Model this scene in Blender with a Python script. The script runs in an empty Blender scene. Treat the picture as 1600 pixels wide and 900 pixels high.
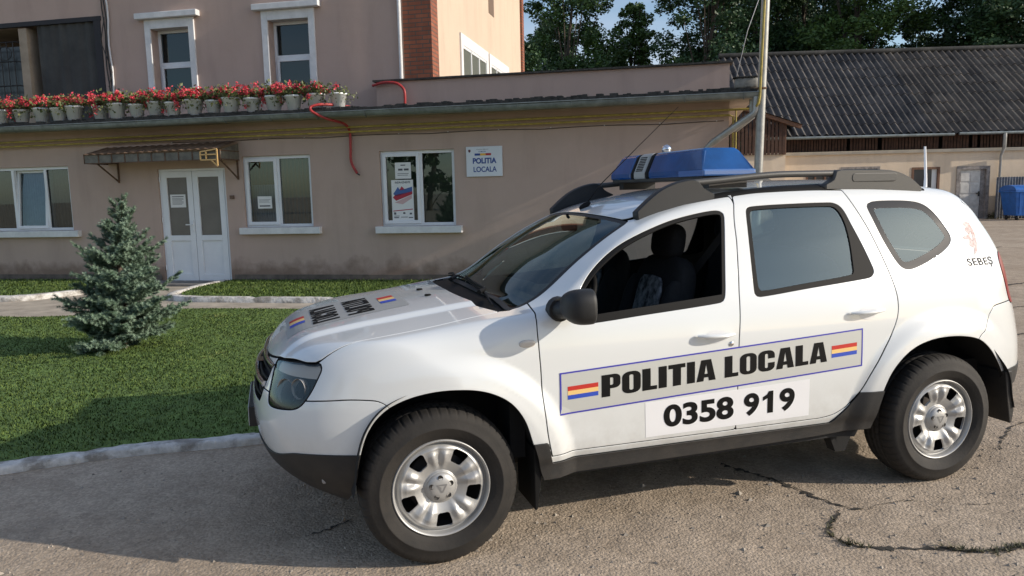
import bpy, bmesh, math, random
import numpy as np
from mathutils import Vector, Matrix, Euler
R_ = math.radians
sc = bpy.context.scene
random.seed(7); rng = np.random.default_rng(7)

# ------------------------------------------------------------------ camera
cam_d = bpy.data.cameras.new('camera'); cam = bpy.data.objects.new('camera', cam_d)
sc.collection.objects.link(cam); sc.camera = cam
cam_d.sensor_width = 36; cam_d.lens = 36*1186.3/1600; cam_d.clip_start = .05; cam_d.clip_end = 3000
_px, _ry, _rz = -0.12643, 0.02241, -0.29959
M = (Matrix.Rotation(_rz, 3, 'Z') @ Matrix.Rotation(_px, 3, 'X') @ Matrix.Rotation(_ry, 3, 'Y'))
rt, fw, up = M.col[0], M.col[1], M.col[2]
cam.matrix_world = Matrix(((rt[0], up[0], -fw[0], -.6084), (rt[1], up[1], -fw[1], -3.8951), (rt[2], up[2], -fw[2], 1.5777), (0, 0, 0, 1)))

# ------------------------------------------------------------------ sky and sun
SUN_AZ, SUN_EL = R_(30.6), R_(22.6)          # towards +x, turned this far to -y
sd = Vector((math.cos(SUN_EL)*math.cos(SUN_AZ), -math.cos(SUN_EL)*math.sin(SUN_AZ), math.sin(SUN_EL)))
w = bpy.data.worlds.new('World'); sc.world = w; w.use_nodes = True
nt = w.node_tree; bg = nt.nodes['Background']
sky = nt.nodes.new('ShaderNodeTexSky'); sky.sky_type = 'NISHITA'; sky.sun_disc = False
sky.sun_elevation = SUN_EL; sky.sun_rotation = math.atan2(sd.x, sd.y); sky.altitude = 300; sky.air_density = 1.0; sky.dust_density = 1.0; sky.ozone_density = 1.4
# thin high cloud, brighter where it is denser
tc = nt.nodes.new('ShaderNodeTexCoord'); mp = nt.nodes.new('ShaderNodeMapping'); mp.inputs['Scale'].default_value = (1, 1, 3.2)
nz = nt.nodes.new('ShaderNodeTexNoise'); nz.inputs['Scale'].default_value = 1.9; nz.inputs['Detail'].default_value = 8; nz.inputs['Roughness'].default_value = .58
rp = nt.nodes.new('ShaderNodeValToRGB'); rp.color_ramp.elements[0].position = .44; rp.color_ramp.elements[0].color = (0, 0, 0, 1); rp.color_ramp.elements[1].position = .75; rp.color_ramp.elements[1].color = (.60, .60, .60, 1)
mx = nt.nodes.new('ShaderNodeMixRGB'); mx.inputs[2].default_value = (5.0, 5.0, 5.7, 1)
nt.links.new(tc.outputs['Generated'], mp.inputs[0]); nt.links.new(mp.outputs[0], nz.inputs[0]); nt.links.new(nz.outputs[0], rp.inputs[0])
nt.links.new(rp.outputs[0], mx.inputs[0]); nt.links.new(sky.outputs[0], mx.inputs[1]); nt.links.new(mx.outputs[0], bg.inputs[0])
bg.inputs[1].default_value = .15
sl = bpy.data.lights.new('sun', 'SUN'); sl.energy = 4.0; sl.angle = R_(.55); sl.color = (1, .90, .77)
so = bpy.data.objects.new('sun', sl); sc.collection.objects.link(so)
so.rotation_euler = (-sd).to_track_quat('-Z', 'Y').to_euler(); so.location = (8, -6, 8)
vs = sc.view_settings; vs.view_transform = 'Standard'; vs.look = 'None'; vs.gamma = 1; vs.use_curve_mapping = False; vs.exposure = .12
sc.cycles.max_bounces = 8; sc.cycles.transparent_max_bounces = 16; sc.cycles.caustics_reflective = False; sc.cycles.caustics_refractive = False

# ------------------------------------------------------------------ materials
def nodes(name):
    m = bpy.data.materials.new(name); m.use_nodes = True
    return m, m.node_tree, m.node_tree.nodes['Principled BSDF']
def mat(name, col, rough=.6, metal=0, var=0, vscale=4, col2=None, bump=0, bscale=60, coat=0, spec=.5, detail=6, trans=0, emit=None):
    """plain surface with noise-driven colour variation and bump"""
    m, t, b = nodes(name)
    b.inputs['Base Color'].default_value = (*col, 1); b.inputs['Roughness'].default_value = rough
    b.inputs['Metallic'].default_value = metal; b.inputs['Coat Weight'].default_value = coat; b.inputs['Coat Roughness'].default_value = .04
    b.inputs['Specular IOR Level'].default_value = spec
    if trans: b.inputs['Transmission Weight'].default_value = trans
    tc = t.nodes.new('ShaderNodeTexCoord')
    if var or col2:
        n = t.nodes.new('ShaderNodeTexNoise'); n.inputs['Scale'].default_value = vscale; n.inputs['Detail'].default_value = detail; n.inputs['Roughness'].default_value = .65
        t.links.new(tc.outputs['Object'], n.inputs['Vector'])
        r = t.nodes.new('ShaderNodeValToRGB'); e = r.color_ramp.elements
        c2 = col2 if col2 else tuple(c*(1-var) for c in col)
        e[0].position = .34; e[0].color = (*c2, 1); e[1].position = .66; e[1].color = (*(tuple(min(1, c*(1+var*.5)) for c in col)), 1)
        t.links.new(n.outputs[0], r.inputs[0]); t.links.new(r.outputs[0], b.inputs['Base Color'])
    if bump:
        n = t.nodes.new('ShaderNodeTexNoise'); n.inputs['Scale'].default_value = bscale; n.inputs['Detail'].default_value = 5
        t.links.new(tc.outputs['Object'], n.inputs['Vector'])
        bp = t.nodes.new('ShaderNodeBump'); bp.inputs['Strength'].default_value = bump; bp.inputs['Distance'].default_value = .01
        t.links.new(n.outputs[0], bp.inputs['Height']); t.links.new(bp.outputs[0], b.inputs['Normal'])
    return m
def glass(name, tint=(.8, .85, .85), refl=.06, rough=.0, haze=None):
    """thin single-sheet glass: tinted see-through plus a mirror part growing to the edge"""
    m = bpy.data.materials.new(name); m.use_nodes = True; t = m.node_tree
    for n in list(t.nodes):
        if n.type != 'OUTPUT_MATERIAL': t.nodes.remove(n)
    out = [n for n in t.nodes if n.type == 'OUTPUT_MATERIAL'][0]
    tr = t.nodes.new('ShaderNodeBsdfTransparent'); tr.inputs[0].default_value = (*tint, 1)
    gl = t.nodes.new('ShaderNodeBsdfGlossy'); gl.inputs['Roughness'].default_value = rough; gl.inputs[0].default_value = (.82, .97, 1, 1)  # bluish cast of the reflected sky put into the mirror colour
    lw = t.nodes.new('ShaderNodeFresnel'); lw.inputs[0].default_value = 1.5
    ad = t.nodes.new('ShaderNodeMath'); ad.operation = 'ADD'; ad.inputs[1].default_value = refl; ad.use_clamp = True
    mxs = t.nodes.new('ShaderNodeMixShader')
    t.links.new(lw.outputs[0], ad.inputs[0]); t.links.new(ad.outputs[0], mxs.inputs[0])
    first = tr.outputs[0]
    if haze:
        df = t.nodes.new('ShaderNodeBsdfDiffuse'); df.inputs[0].default_value = (*haze[:3], 1)
        m2 = t.nodes.new('ShaderNodeMixShader'); m2.inputs[0].default_value = haze[3]
        t.links.new(tr.outputs[0], m2.inputs[1]); t.links.new(df.outputs[0], m2.inputs[2]); first = m2.outputs[0]
    t.links.new(first, mxs.inputs[1]); t.links.new(gl.outputs[0], mxs.inputs[2]); t.links.new(mxs.outputs[0], out.inputs[0])
    return m

# ------------------------------------------------------------------ mesh helpers
C = sc.collection
def tag(o, label=None, cat=None, group=None, kind=None):
    if label: o['label'] = label
    if cat: o['category'] = cat
    if group: o['group'] = group
    if kind: o['kind'] = kind
    return o
def empty(name, loc=(0, 0, 0), rz=0, label=None, cat=None, group=None):
    o = bpy.data.objects.new(name, None); C.objects.link(o); o.location = loc; o.rotation_euler = (0, 0, rz); o.empty_display_size = .1
    return tag(o, label, cat, group)
def link(name, me, parent=None, **k):
    o = bpy.data.objects.new(name, me); C.objects.link(o); o.parent = parent
    return tag(o, **k) if k else o
class MB:
    def __init__(s): s.v = []; s.f = []; s.m = []; s.sm = []
    def add(s, V, Fc, mi=0, smooth=False):
        n = len(s.v); s.v += [tuple(map(float, q)) for q in V]; s.f += [tuple(int(i)+n for i in f) for f in Fc]
        s.m += [mi]*len(Fc); s.sm += [smooth]*len(Fc); return s
    def box(s, a, b, mi=0, M=None):
        x0, y0, z0 = a; x1, y1, z1 = b
        V = [(x0,y0,z0),(x1,y0,z0),(x1,y1,z0),(x0,y1,z0),(x0,y0,z1),(x1,y0,z1),(x1,y1,z1),(x0,y1,z1)]
        if M is not None: V = [tuple(M @ Vector(q)) for q in V]
        return s.add(V, [(0,3,2,1),(4,5,6,7),(0,1,5,4),(1,2,6,5),(2,3,7,6),(3,0,4,7)], mi)
    def bar(s, a, b, w, h, mi=0, upv=(0,0,1)):
        a, b = Vector(a), Vector(b); d = (b-a); L = d.length; d.normalize(); u = Vector(upv)
        sx = d.cross(u)
        if sx.length < 1e-4: sx = d.cross(Vector((1,0,0)))
        sx.normalize(); u = sx.cross(d)
        M = Matrix(((d.x, sx.x, u.x, a.x), (d.y, sx.y, u.y, a.y), (d.z, sx.z, u.z, a.z), (0,0,0,1)))
        return s.box((0, -w/2, -h/2), (L, w/2, h/2), mi, M)
    def tube(s, pts, r, n=10, mi=0, cap=True, flat=1.0):
        P = [Vector(p) for p in pts]; rs = r if isinstance(r, (list, tuple)) else [r]*len(P)
        V = []; Fc = []; prev = None
        for i, p in enumerate(P):
            d = (P[min(i+1, len(P)-1)] - P[max(i-1, 0)]).normalized()
            if prev is None:
                a = d.cross(Vector((0,0,1)));
                if a.length < 1e-3: a = d.cross(Vector((0,1,0)))
            else: a = prev - d*prev.dot(d)
            a.normalize(); prev = a; b = d.cross(a)
            for k in range(n):
                t = 2*math.pi*k/n; V.append(p + a*math.cos(t)*rs[i] + b*math.sin(t)*rs[i]*flat)
        for i in range(len(P)-1):
            for k in range(n):
                q = i*n; Fc.append((q+k, q+(k+1) % n, q+n+(k+1) % n, q+n+k))
        s.add(V, Fc, mi, True)
        if cap: s.add(V[:n][::-1], [tuple(range(n))], mi); s.add(V[-n:], [tuple(range(n))], mi)
        return s
    def lathe(s, prof, n=24, axis='z', c=(0,0,0), mi=0, smooth=True):
        V = []; Fc = []
        for (r, h) in prof:
            for k in range(n):
                t = 2*math.pi*k/n; a, b = r*math.cos(t), r*math.sin(t)
                V.append({'z': (c[0]+a, c[1]+b, c[2]+h), 'y': (c[0]+a, c[1]+h, c[2]+b), 'x': (c[0]+h, c[1]+a, c[2]+b)}[axis])
        for i in range(len(prof)-1):
            for k in range(n):
                q = i*n; f = (q+k, q+(k+1) % n, q+n+(k+1) % n, q+n+k); Fc.append(f if axis != 'y' else f[::-1])
        return s.add(V, Fc, mi, smooth)
    def prism(s, poly, y0, y1, mi=0, plane='xz', bev=0):
        """polygon in a plane pushed along the third axis"""
        n = len(poly)
        def P(a, b, c): return {'xz': (a, c, b), 'xy': (a, b, c), 'yz': (c, a, b)}[plane]
        V = [P(a, b, y0) for a, b in poly] + [P(a, b, y1) for a, b in poly]
        Fc = [tuple(range(n)), tuple(range(2*n-1, n-1, -1))] + [(i, i+n, (i+1) % n+n, (i+1) % n) for i in range(n)]
        return s.add(V, Fc, mi)
    def build(s, name, mats, parent=None, recalc=True, bevel=0, seg=2, **k):
        me = bpy.data.meshes.new(name); me.from_pydata(s.v, [], s.f)
        mats = mats if isinstance(mats, (list, tuple)) else [mats]
        for m in mats: me.materials.append(m)
        me.polygons.foreach_set('material_index', s.m); me.polygons.foreach_set('use_smooth', s.sm)
        if recalc:
            bm = bmesh.new(); bm.from_mesh(me); bmesh.ops.recalc_face_normals(bm, faces=bm.faces); bm.to_mesh(me); bm.free()
        me.update(); o = link(name, me, parent, **k)
        if bevel:
            b = o.modifiers.new('bevel', 'BEVEL'); b.width = bevel; b.segments = seg; b.limit_method = 'ANGLE'; b.angle_limit = R_(40); b.harden_normals = False
        return o
def rounded_box(sx, sy, sz, p=4, n=20):
    """superellipsoid vertices and faces, full sizes sx, sy, sz"""
    V = []; Fc = []
    def c(t): q = math.cos(t); return math.copysign(abs(q)**(2/p), q)
    def s_(t): q = math.sin(t); return math.copysign(abs(q)**(2/p), q)
    m = n*2
    for i in range(n+1):
        a = -math.pi/2 + math.pi*i/n
        for k in range(m):
            t = 2*math.pi*k/m; V.append((sx/2*c(a)*c(t), sy/2*c(a)*s_(t), sz/2*s_(a)))
    for i in range(n):
        for k in range(m): q = i*m; Fc.append((q+k, q+(k+1) % m, q+m+(k+1) % m, q+m+k))
    return V, Fc
def xf(V, M): return [tuple(M @ Vector(v)) for v in V]
def TR(loc, rot=(0,0,0), s=(1,1,1)): return Matrix.LocRotScale(Vector(loc), Euler(rot), Vector(s))
def raw_mesh(name, V, Fc, mats, N=None, mi=None, smooth=True):
    """numpy verts + tris or quads"""
    V = np.asarray(V, float); Fc = np.asarray(Fc, int); k = Fc.shape[1]
    me = bpy.data.meshes.new(name); me.vertices.add(len(V)); me.vertices.foreach_set('co', V.ravel())
    me.loops.add(Fc.size); me.loops.foreach_set('vertex_index', Fc.ravel())
    me.polygons.add(len(Fc)); me.polygons.foreach_set('loop_start', np.arange(0, Fc.size, k)); me.polygons.foreach_set('loop_total', np.full(len(Fc), k))
    mats = mats if isinstance(mats, (list, tuple)) else [mats]
    for m in mats: me.materials.append(m)
    me.update(calc_edges=True); me.polygons.foreach_set('use_smooth', np.full(len(Fc), smooth))
    if mi is not None: me.polygons.foreach_set('material_index', np.asarray(mi, int))
    if N is not None: me.normals_split_custom_set_from_vertices([tuple(q) for q in N])
    me.validate(); return me
def smooth_poly(pts, step=.012, closed=True, ten=.5):
    P = np.array(pts, float); n = len(P); out = []
    for i in range(n if closed else n-1):
        if closed: a, b, c, d = P[i-1], P[i], P[(i+1) % n], P[(i+2) % n]
        else: a, b, c, d = P[max(i-1, 0)], P[i], P[i+1], P[min(i+2, n-1)]
        m = max(1, int(np.linalg.norm(c-b)/step))
        for t in np.arange(m)/m:
            m1, m2 = (c-a)*ten, (d-b)*ten
            L = np.linalg.norm(c-b); 
            for mm in (m1, m2):
                l = np.linalg.norm(mm)
                if l > L: mm *= L/l
            out.append((2*t**3-3*t**2+1)*b + (t**3-2*t**2+t)*m1 + (-2*t**3+3*t**2)*c + (t**3-t**2)*m2)
    if not closed: out.append(P[-1])
    return np.array(out)
# flat lettering ---------------------------------------------------
def curve_tris(cu):
    o = bpy.data.objects.new('tmp', cu); C.objects.link(o)
    dg = bpy.context.evaluated_depsgraph_get(); e = o.evaluated_get(dg); me = e.to_mesh()
    me.calc_loop_triangles()
    V = np.array([v.co[:] for v in me.vertices]).reshape(-1, 3); T = np.array([t.vertices[:] for t in me.loop_triangles]).reshape(-1, 3)
    e.to_mesh_clear(); bpy.data.objects.remove(o); bpy.data.curves.remove(cu)
    return V[:, :2], T
def text2d(body, size=1, bold=0, sx=1, space=1, align='LEFT'):
    cu = bpy.data.curves.new('t', 'FONT'); cu.body = body; cu.size = size; cu.offset = bold; cu.space_character = space; cu.align_x = align; cu.resolution_u = 8
    V, T = curve_tris(cu); V = V*np.array([sx, 1]); return V, T
def fill2d(loops):
    cu = bpy.data.curves.new('t', 'CURVE'); cu.dimensions = '2D'; cu.fill_mode = 'BOTH'
    for L in loops:
        sp = cu.splines.new('POLY'); sp.points.add(len(L)-1); sp.use_cyclic_u = True
        for p, (a, b) in zip(sp.points, L): p.co = (a, b, 0, 1)
    return curve_tris(cu)
def rrect(x0, y0, x1, y1, r, n=5, corners=(1,1,1,1)):
    out = []
    for (cx, cy, a0, on) in ((x1-r, y0+r, -90, corners[0]), (x1-r, y1-r, 0, corners[1]), (x0+r, y1-r, 90, corners[2]), (x0+r, y0+r, 180, corners[3])):
        if not on: out.append(({-90:x1,0:x1,90:x0,180:x0}[a0], {-90:y0,0:y1,90:y1,180:y0}[a0])); continue
        for k in range(n+1):
            t = R_(a0+90*k/n); out.append((cx+r*math.cos(t), cy+r*math.sin(t)))
    return out
def heavy(word, gap=.055):
    """heavy condensed capitals, cap height 1; returns list of (V,T)"""
    st = .27; W = .60; out = []; x = 0
    for ch in word:
        if ch == ' ': x += .26; continue
        if ch in 'OD': L = [rrect(0,0,W,1,.24), rrect(st*.86,.15,W-st*.86,.85,.06)]; w_ = W
        elif ch == 'C':
            o = rrect(0,0,W,1,.24); q = st*.9
            # outer ring open on the right between .40 and .62
            outer = [p for p in o]; # starts bottom-right corner going counter-clockwise
            br, tr_, tl, bl = outer[0:6], outer[6:12], outer[12:18], outer[18:24]
            inn = rrect(q,.16,W-q,.84,.055); ibr, itr, itl, ibl = inn[0:6], inn[6:12], inn[12:18], inn[18:24]
            L = [tr_[:] + tl + bl + br + [(W,.40),(W-q,.40)] + ibr[::-1] + ibl[::-1] + itl[::-1] + itr[::-1] + [(W-q,.60),(W,.60)]]; w_ = W
        elif ch == 'P': L = [[(0,0),(st,0),(st,.36)] + rrect(0,.36,W,1,.20)[0:12] + [(0,1)], rrect(st,.52,W-st*.84,.85,.06, corners=(1,1,0,0))]; w_ = W
        elif ch == 'L': L = [[(0,0),(.48,0),(.48,.18),(st,.18),(st,1),(0,1)]]; w_ = .48
        elif ch == 'I': L = [[(0,0),(st,0),(st,1),(0,1)]]; w_ = st
        elif ch == 'T': a = .15; L = [[(a,0),(a+st,0),(a+st,.81),(.57,.81),(.57,1),(0,1),(0,.81),(a,.81)]]; w_ = .57
        elif ch == 'A':
            L = [[(0,0),(.235,0),(.255,.17),(.405,.17),(.425,0),(.66,0),(.50,1),(.16,1)], [(.275,.34),(.33,.80),(.385,.34)]]; w_ = .66
        V, T = fill2d(L); V = V + np.array([x, 0]); out.append((V, T)); x += w_ + gap
    return out, x-gap
def join2d(lst):
    V = []; T = []; n = 0
    for a, b in lst: V.append(a); T.append(b+n); n += len(a)
    return np.vstack(V), np.vstack(T)
def place2d(name, VT, fn, m, parent=None, maxlen=None, **k):
    """put a flat shape on a surface by fn(a, b) -> xyz"""
    V, T = VT; me = raw_mesh(name, np.column_stack([V, np.zeros(len(V))]), T, m, smooth=False)
    if maxlen:
        bm = bmesh.new(); bm.from_mesh(me)
        for _ in range(5):
            es = [e for e in bm.edges if e.calc_length() > maxlen]
            if not es: break
            bmesh.ops.subdivide_edges(bm, edges=es, cuts=1); bmesh.ops.triangulate(bm, faces=[f for f in bm.faces if len(f.verts) > 3])
        bm.to_mesh(me); bm.free()
    co = np.zeros(len(me.vertices)*3); me.vertices.foreach_get('co', co); co = co.reshape(-1, 3)
    me.vertices.foreach_set('co', np.array([fn(a, b) for a, b, _ in co]).ravel()); me.update()
    return link(name, me, parent, **k)
# ================================================================== THE SETTING
def yard_material():
    m, t, b = nodes('yard_concrete'); tc = t.nodes.new('ShaderNodeTexCoord')
    def noise(s, d=6, r=.6, v=None):
        n = t.nodes.new('ShaderNodeTexNoise'); n.inputs['Scale'].default_value = s; n.inputs['Detail'].default_value = d; n.inputs['Roughness'].default_value = r
        t.links.new(v if v else tc.outputs['Object'], n.inputs['Vector']); return n
    def ramp(src, p0, c0, p1, c1):
        r = t.nodes.new('ShaderNodeValToRGB'); e = r.color_ramp.elements; e[0].position = p0; e[0].color = (*c0, 1); e[1].position = p1; e[1].color = (*c1, 1); t.links.new(src, r.inputs[0]); return r.outputs[0]
    def mix(a, b_, f, mode='MIX'):
        x = t.nodes.new('ShaderNodeMixRGB'); x.blend_type = mode
        for i, q in ((0, f), (1, a), (2, b_)):
            if hasattr(q, 'is_output'): t.links.new(q, x.inputs[i])
            else: x.inputs[i].default_value = q
        return x.outputs[0]
    big = noise(.55, 6, .62); mid = noise(5, 6, .65); fine = noise(70, 4, .7)
    base = ramp(big.outputs[0], .35, (.43, .355, .275), .68, (.56, .475, .38))
    base = mix(base, ramp(mid.outputs[0], .3, (.62, .60, .58), .7, (1, 1, 1)), .75, 'MULTIPLY')
    v = t.nodes.new('ShaderNodeTexVoronoi'); v.inputs['Scale'].default_value = 75; t.links.new(tc.outputs['Object'], v.inputs['Vector'])
    sp = t.nodes.new('ShaderNodeSeparateColor'); t.links.new(v.outputs['Color'], sp.inputs[0])
    stones = ramp(sp.outputs[0], .15, (.62, .60, .56), .95, (1.35, 1.3, 1.25))
    base = mix(base, stones, .42, 'MULTIPLY')
    base = mix(base, ramp(fine.outputs[0], .35, (.82, .81, .79), .65, (1.1, 1.08, 1.06)), .7, 'MULTIPLY')
    # oil and damp patches
    oil = noise(1.3, 5, .55); base = mix(base, (.09, .08, .07, 1), ramp(oil.outputs[0], .58, (0, 0, 0), .80, (.55, .55, .55)))
    t.links.new(base, b.inputs['Base Color']); b.inputs['Roughness'].default_value = .93; b.inputs['Specular IOR Level'].default_value = .25
    h = t.nodes.new('ShaderNodeMath'); h.operation = 'MULTIPLY_ADD'; h.inputs[1].default_value = -.7
    t.links.new(v.outputs['Distance'], h.inputs[0]); t.links.new(fine.outputs[0], h.inputs[2])
    bp = t.nodes.new('ShaderNodeBump'); bp.inputs['Strength'].default_value = .55; bp.inputs['Distance'].default_value = .010
    t.links.new(h.outputs[0], bp.inputs['Height'])
    bp2 = t.nodes.new('ShaderNodeBump'); bp2.inputs['Strength'].default_value = .5; bp2.inputs['Distance'].default_value = .03
    t.links.new(mid.outputs[0], bp2.inputs['Height']); t.links.new(bp.outputs[0], bp2.inputs['Normal']); t.links.new(bp2.outputs[0], b.inputs['Normal'])
    return m
M_yard = yard_material()
M_path = mat('path_concrete', (.43, .375, .30), .9, var=.3, vscale=3, bump=.5, bscale=50)
M_soil = mat('lawn_soil', (.13, .21, .05), .95, var=.4, vscale=6, bump=.6, bscale=40)
M_hole = mat('crack_dark', (.045, .04, .033), .95, var=.4, vscale=30)
def grass_mat(name, c1, c2, c3):
    m, t, b = nodes(name); tc = t.nodes.new('ShaderNodeTexCoord')
    n = t.nodes.new('ShaderNodeTexNoise'); n.inputs['Scale'].default_value = 1.6; n.inputs['Detail'].default_value = 7; n.inputs['Roughness'].default_value = .7
    n2 = t.nodes.new('ShaderNodeTexNoise'); n2.inputs['Scale'].default_value = 45; n2.inputs['Detail'].default_value = 3
    mp = t.nodes.new('ShaderNodeMapping'); mp.inputs['Scale'].default_value = (.55, 1.5, 1); mp.inputs['Rotation'].default_value = (0, 0, .35)
    t.links.new(tc.outputs['Object'], mp.inputs[0]); t.links.new(mp.outputs[0], n.inputs['Vector']); t.links.new(tc.outputs['Object'], n2.inputs['Vector'])
    r = t.nodes.new('ShaderNodeValToRGB'); e = r.color_ramp.elements
    e[0].position = .33; e[0].color = (*c1, 1); e[1].position = .60; e[1].color = (*c2, 1); q = r.color_ramp.elements.new(.76); q.color = (*c3, 1)
    t.links.new(n.outputs[0], r.inputs[0])
    x = t.nodes.new('ShaderNodeMixRGB'); x.blend_type = 'MULTIPLY'; x.inputs[0].default_value = .8
    r2 = t.nodes.new('ShaderNodeValToRGB'); r2.color_ramp.elements[0].position = .3; r2.color_ramp.elements[0].color = (.70, .73, .68, 1); r2.color_ramp.elements[1].position = .7; r2.color_ramp.elements[1].color = (1.25, 1.2, 1.1, 1)
    t.links.new(n2.outputs[0], r2.inputs[0]); t.links.new(r.outputs[0], x.inputs[1]); t.links.new(r2.outputs[0], x.inputs[2])
    t.links.new(x.outputs[0], b.inputs['Base Color']); b.inputs['Roughness'].default_value = .55; b.inputs['Specular IOR Level'].default_value = .25
    return m
M_grass = grass_mat('grass_blades', (.135, .212, .050), (.205, .285, .075), (.33, .33, .13))

BO = Vector((-1.454, 11.015, 0)); TH = -0.5095
DR = Vector((math.cos(TH), math.sin(TH), 0)); NA = Vector((-DR.y, DR.x, 0))
def uw(u, w_, z=0): return BO + DR*u - NA*w_ + Vector((0, 0, z))

# ground: one sheet to the horizon with a gently uneven yard
g = MB()
xs = np.concatenate([[-900, -200, -60, -25, -12], np.arange(-8, 14, .5), np.arange(14, 40, 3), [60, 200, 900]])
ys = np.concatenate([[-900, -200, -60, -20, -10], np.arange(-6, 4, .5), np.arange(4, 34, 3), [60, 200, 900]])
V = [(x, y, -.0) for y in ys for x in xs]; nx = len(xs)
g.add(V, [(j*nx+i, j*nx+i+1, (j+1)*nx+i+1, (j+1)*nx+i) for j in range(len(ys)-1) for i in range(nx-1)])
g.build('ground', M_yard, kind='structure')
# concrete path in front of the office
g = MB(); g.add([uw(-12, 4.3, .012), uw(7.2, 3.6, .012), uw(7.2, .02, .012), uw(-12, .02, .012)], [(0, 1, 2, 3)])
g.build('path', M_path, kind='structure')
# lawns ------------------------------------------------------------
kerb_front = smooth_poly([(-12, .2), (-6, .92), (-3.4, 1.10), (-2.3, 1.19), (-1.6, 1.27), (-.8, 1.22), (.4, 1.30), (1.6, 1.62), (2.7, 2.3), (3.3, 3.5), (3.35, 4.9)], .12, closed=False)
lawn_back = [uw(7, 3.25)[:2], uw(4, 3.15)[:2], uw(2.75, 3.17)[:2], uw(1.24, 3.27)[:2], uw(.5, 3.75)[:2], uw(.04, 3.97)[:2], uw(-.61, 4.11)[:2], uw(-1.5, 4.0)[:2], uw(-8, 4.1)[:2], uw(-12, 4.2)[:2]]
main_lawn = np.vstack([kerb_front + np.array([0, -.02]), smooth_poly(lawn_back, .2, closed=False)])
def curve_uw(L, step=.1): return smooth_poly([tuple(uw(a, b)[:2]) for a, b in L], step, closed=False)
left_strip = np.vstack([curve_uw([(-12, 2.1), (-4, 2.22), (-2.9, 2.38), (-2.3, 2.3), (-1.95, 1.8), (-1.75, 1.0), (-1.6, .12)]), [tuple(uw(-12, .12)[:2])]])
right_strip = np.vstack([curve_uw([(7, 2.2), (2.3, 2.24), (.8, 2.2), (.35, 1.95), (.1, 1.0), (.12, .12)]), [tuple(uw(7, .12)[:2])]])
def inside(P, poly):
    x, y = P[:, 0], P[:, 1]; c = np.zeros(len(P), bool); Q = np.roll(poly, 1, 0)
    for (x0, y0), (x1, y1) in zip(poly, Q):
        k = ((y0 > y) != (y1 > y)) & (x < (x1-x0)*(y-y0)/((y1-y0) if y1 != y0 else 1e-9)+x0); c ^= k
    return c
def lawn(name, poly, z):
    bm = bmesh.new(); vs_ = [bm.verts.new((p[0], p[1], z)) for p in poly]; f = bm.faces.new(vs_); bmesh.ops.triangulate(bm, faces=[f])
    # skirt down to the ground
    n = len(poly); lo = [bm.verts.new((p[0], p[1], 0)) for p in poly]
    for i in range(n): bm.faces.new((vs_[i], vs_[(i+1) % n], lo[(i+1) % n], lo[i]))
    bmesh.ops.recalc_face_normals(bm, faces=bm.faces)
    me = bpy.data.meshes.new(name); bm.to_mesh(me); bm.free(); me.materials.append(M_soil)
    return link(name, me, kind='structure')
def clump_noise(P, s, seed):
    r = np.random.default_rng(seed); o = np.zeros(len(P))
    for k in range(7):
        a = r.uniform(0, 6.28); f = s*r.uniform(.5, 1.8); o += np.sin((P[:, 0]*math.cos(a)+P[:, 1]*math.sin(a))*f + r.uniform(0, 6.28))
    return o/7
def blades(name, poly, z, n, h=.038, label=None, xlim=(-9, 4), ylim=None):
    lo, hi = poly.min(0), poly.max(0); lo[0] = max(lo[0], xlim[0]); hi[0] = min(hi[0], xlim[1])
    P = rng.uniform(lo, hi, (n, 2)); 
    d = np.hypot(P[:, 0]+.6, P[:, 1]+3.9); P = P[rng.random(n) < np.clip((6.5/d)**1.4, .22, 1)]
    P = P[inside(P, poly)]; n = len(P)
    a = rng.uniform(0, 2*np.pi, n); hh = h*rng.uniform(.5, 1.25, n)*(1+.35*clump_noise(P, 6, 3)); wd = rng.uniform(.0018, .0034, n)*(1+.12*np.hypot(P[:,0]+.6, P[:,1]+3.9))
    lean = rng.normal(0, .45, (n, 2))*hh[:, None]
    dx = np.column_stack([np.cos(a), np.sin(a)])*wd[:, None]
    V = np.zeros((n, 3, 3)); V[:, 0, :2] = P-dx; V[:, 1, :2] = P+dx; V[:, 2, :2] = P+lean; V[:, :2, 2] = z-.004; V[:, 2, 2] = z+hh
    N = np.zeros((n, 3, 3)); N[:] = np.array([0, 0, 1.0]); N[:, :, :2] += rng.normal(0, .35, (n, 1, 2)); N /= np.linalg.norm(N, axis=2)[..., None]
    me = raw_mesh(name, V.reshape(-1, 3), np.arange(n*3).reshape(-1, 3), M_grass, N=N.reshape(-1, 3), smooth=True)
    return link(name, me, label=label, cat='grass', kind='stuff')
lawn('lawn_ground', main_lawn, .052); blades('grass', main_lawn, .052, 900000, .016, label='mown green lawn around the small blue spruce')
lawn('lawn_ground', left_strip, .085); blades('grass', left_strip, .085, 150000, .030, label='narrow green lawn strip under the left office window')
lawn('lawn_ground', right_strip, .085); blades('grass', right_strip, .085, 150000, .030, label='narrow green lawn strip right of the office door')

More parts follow.
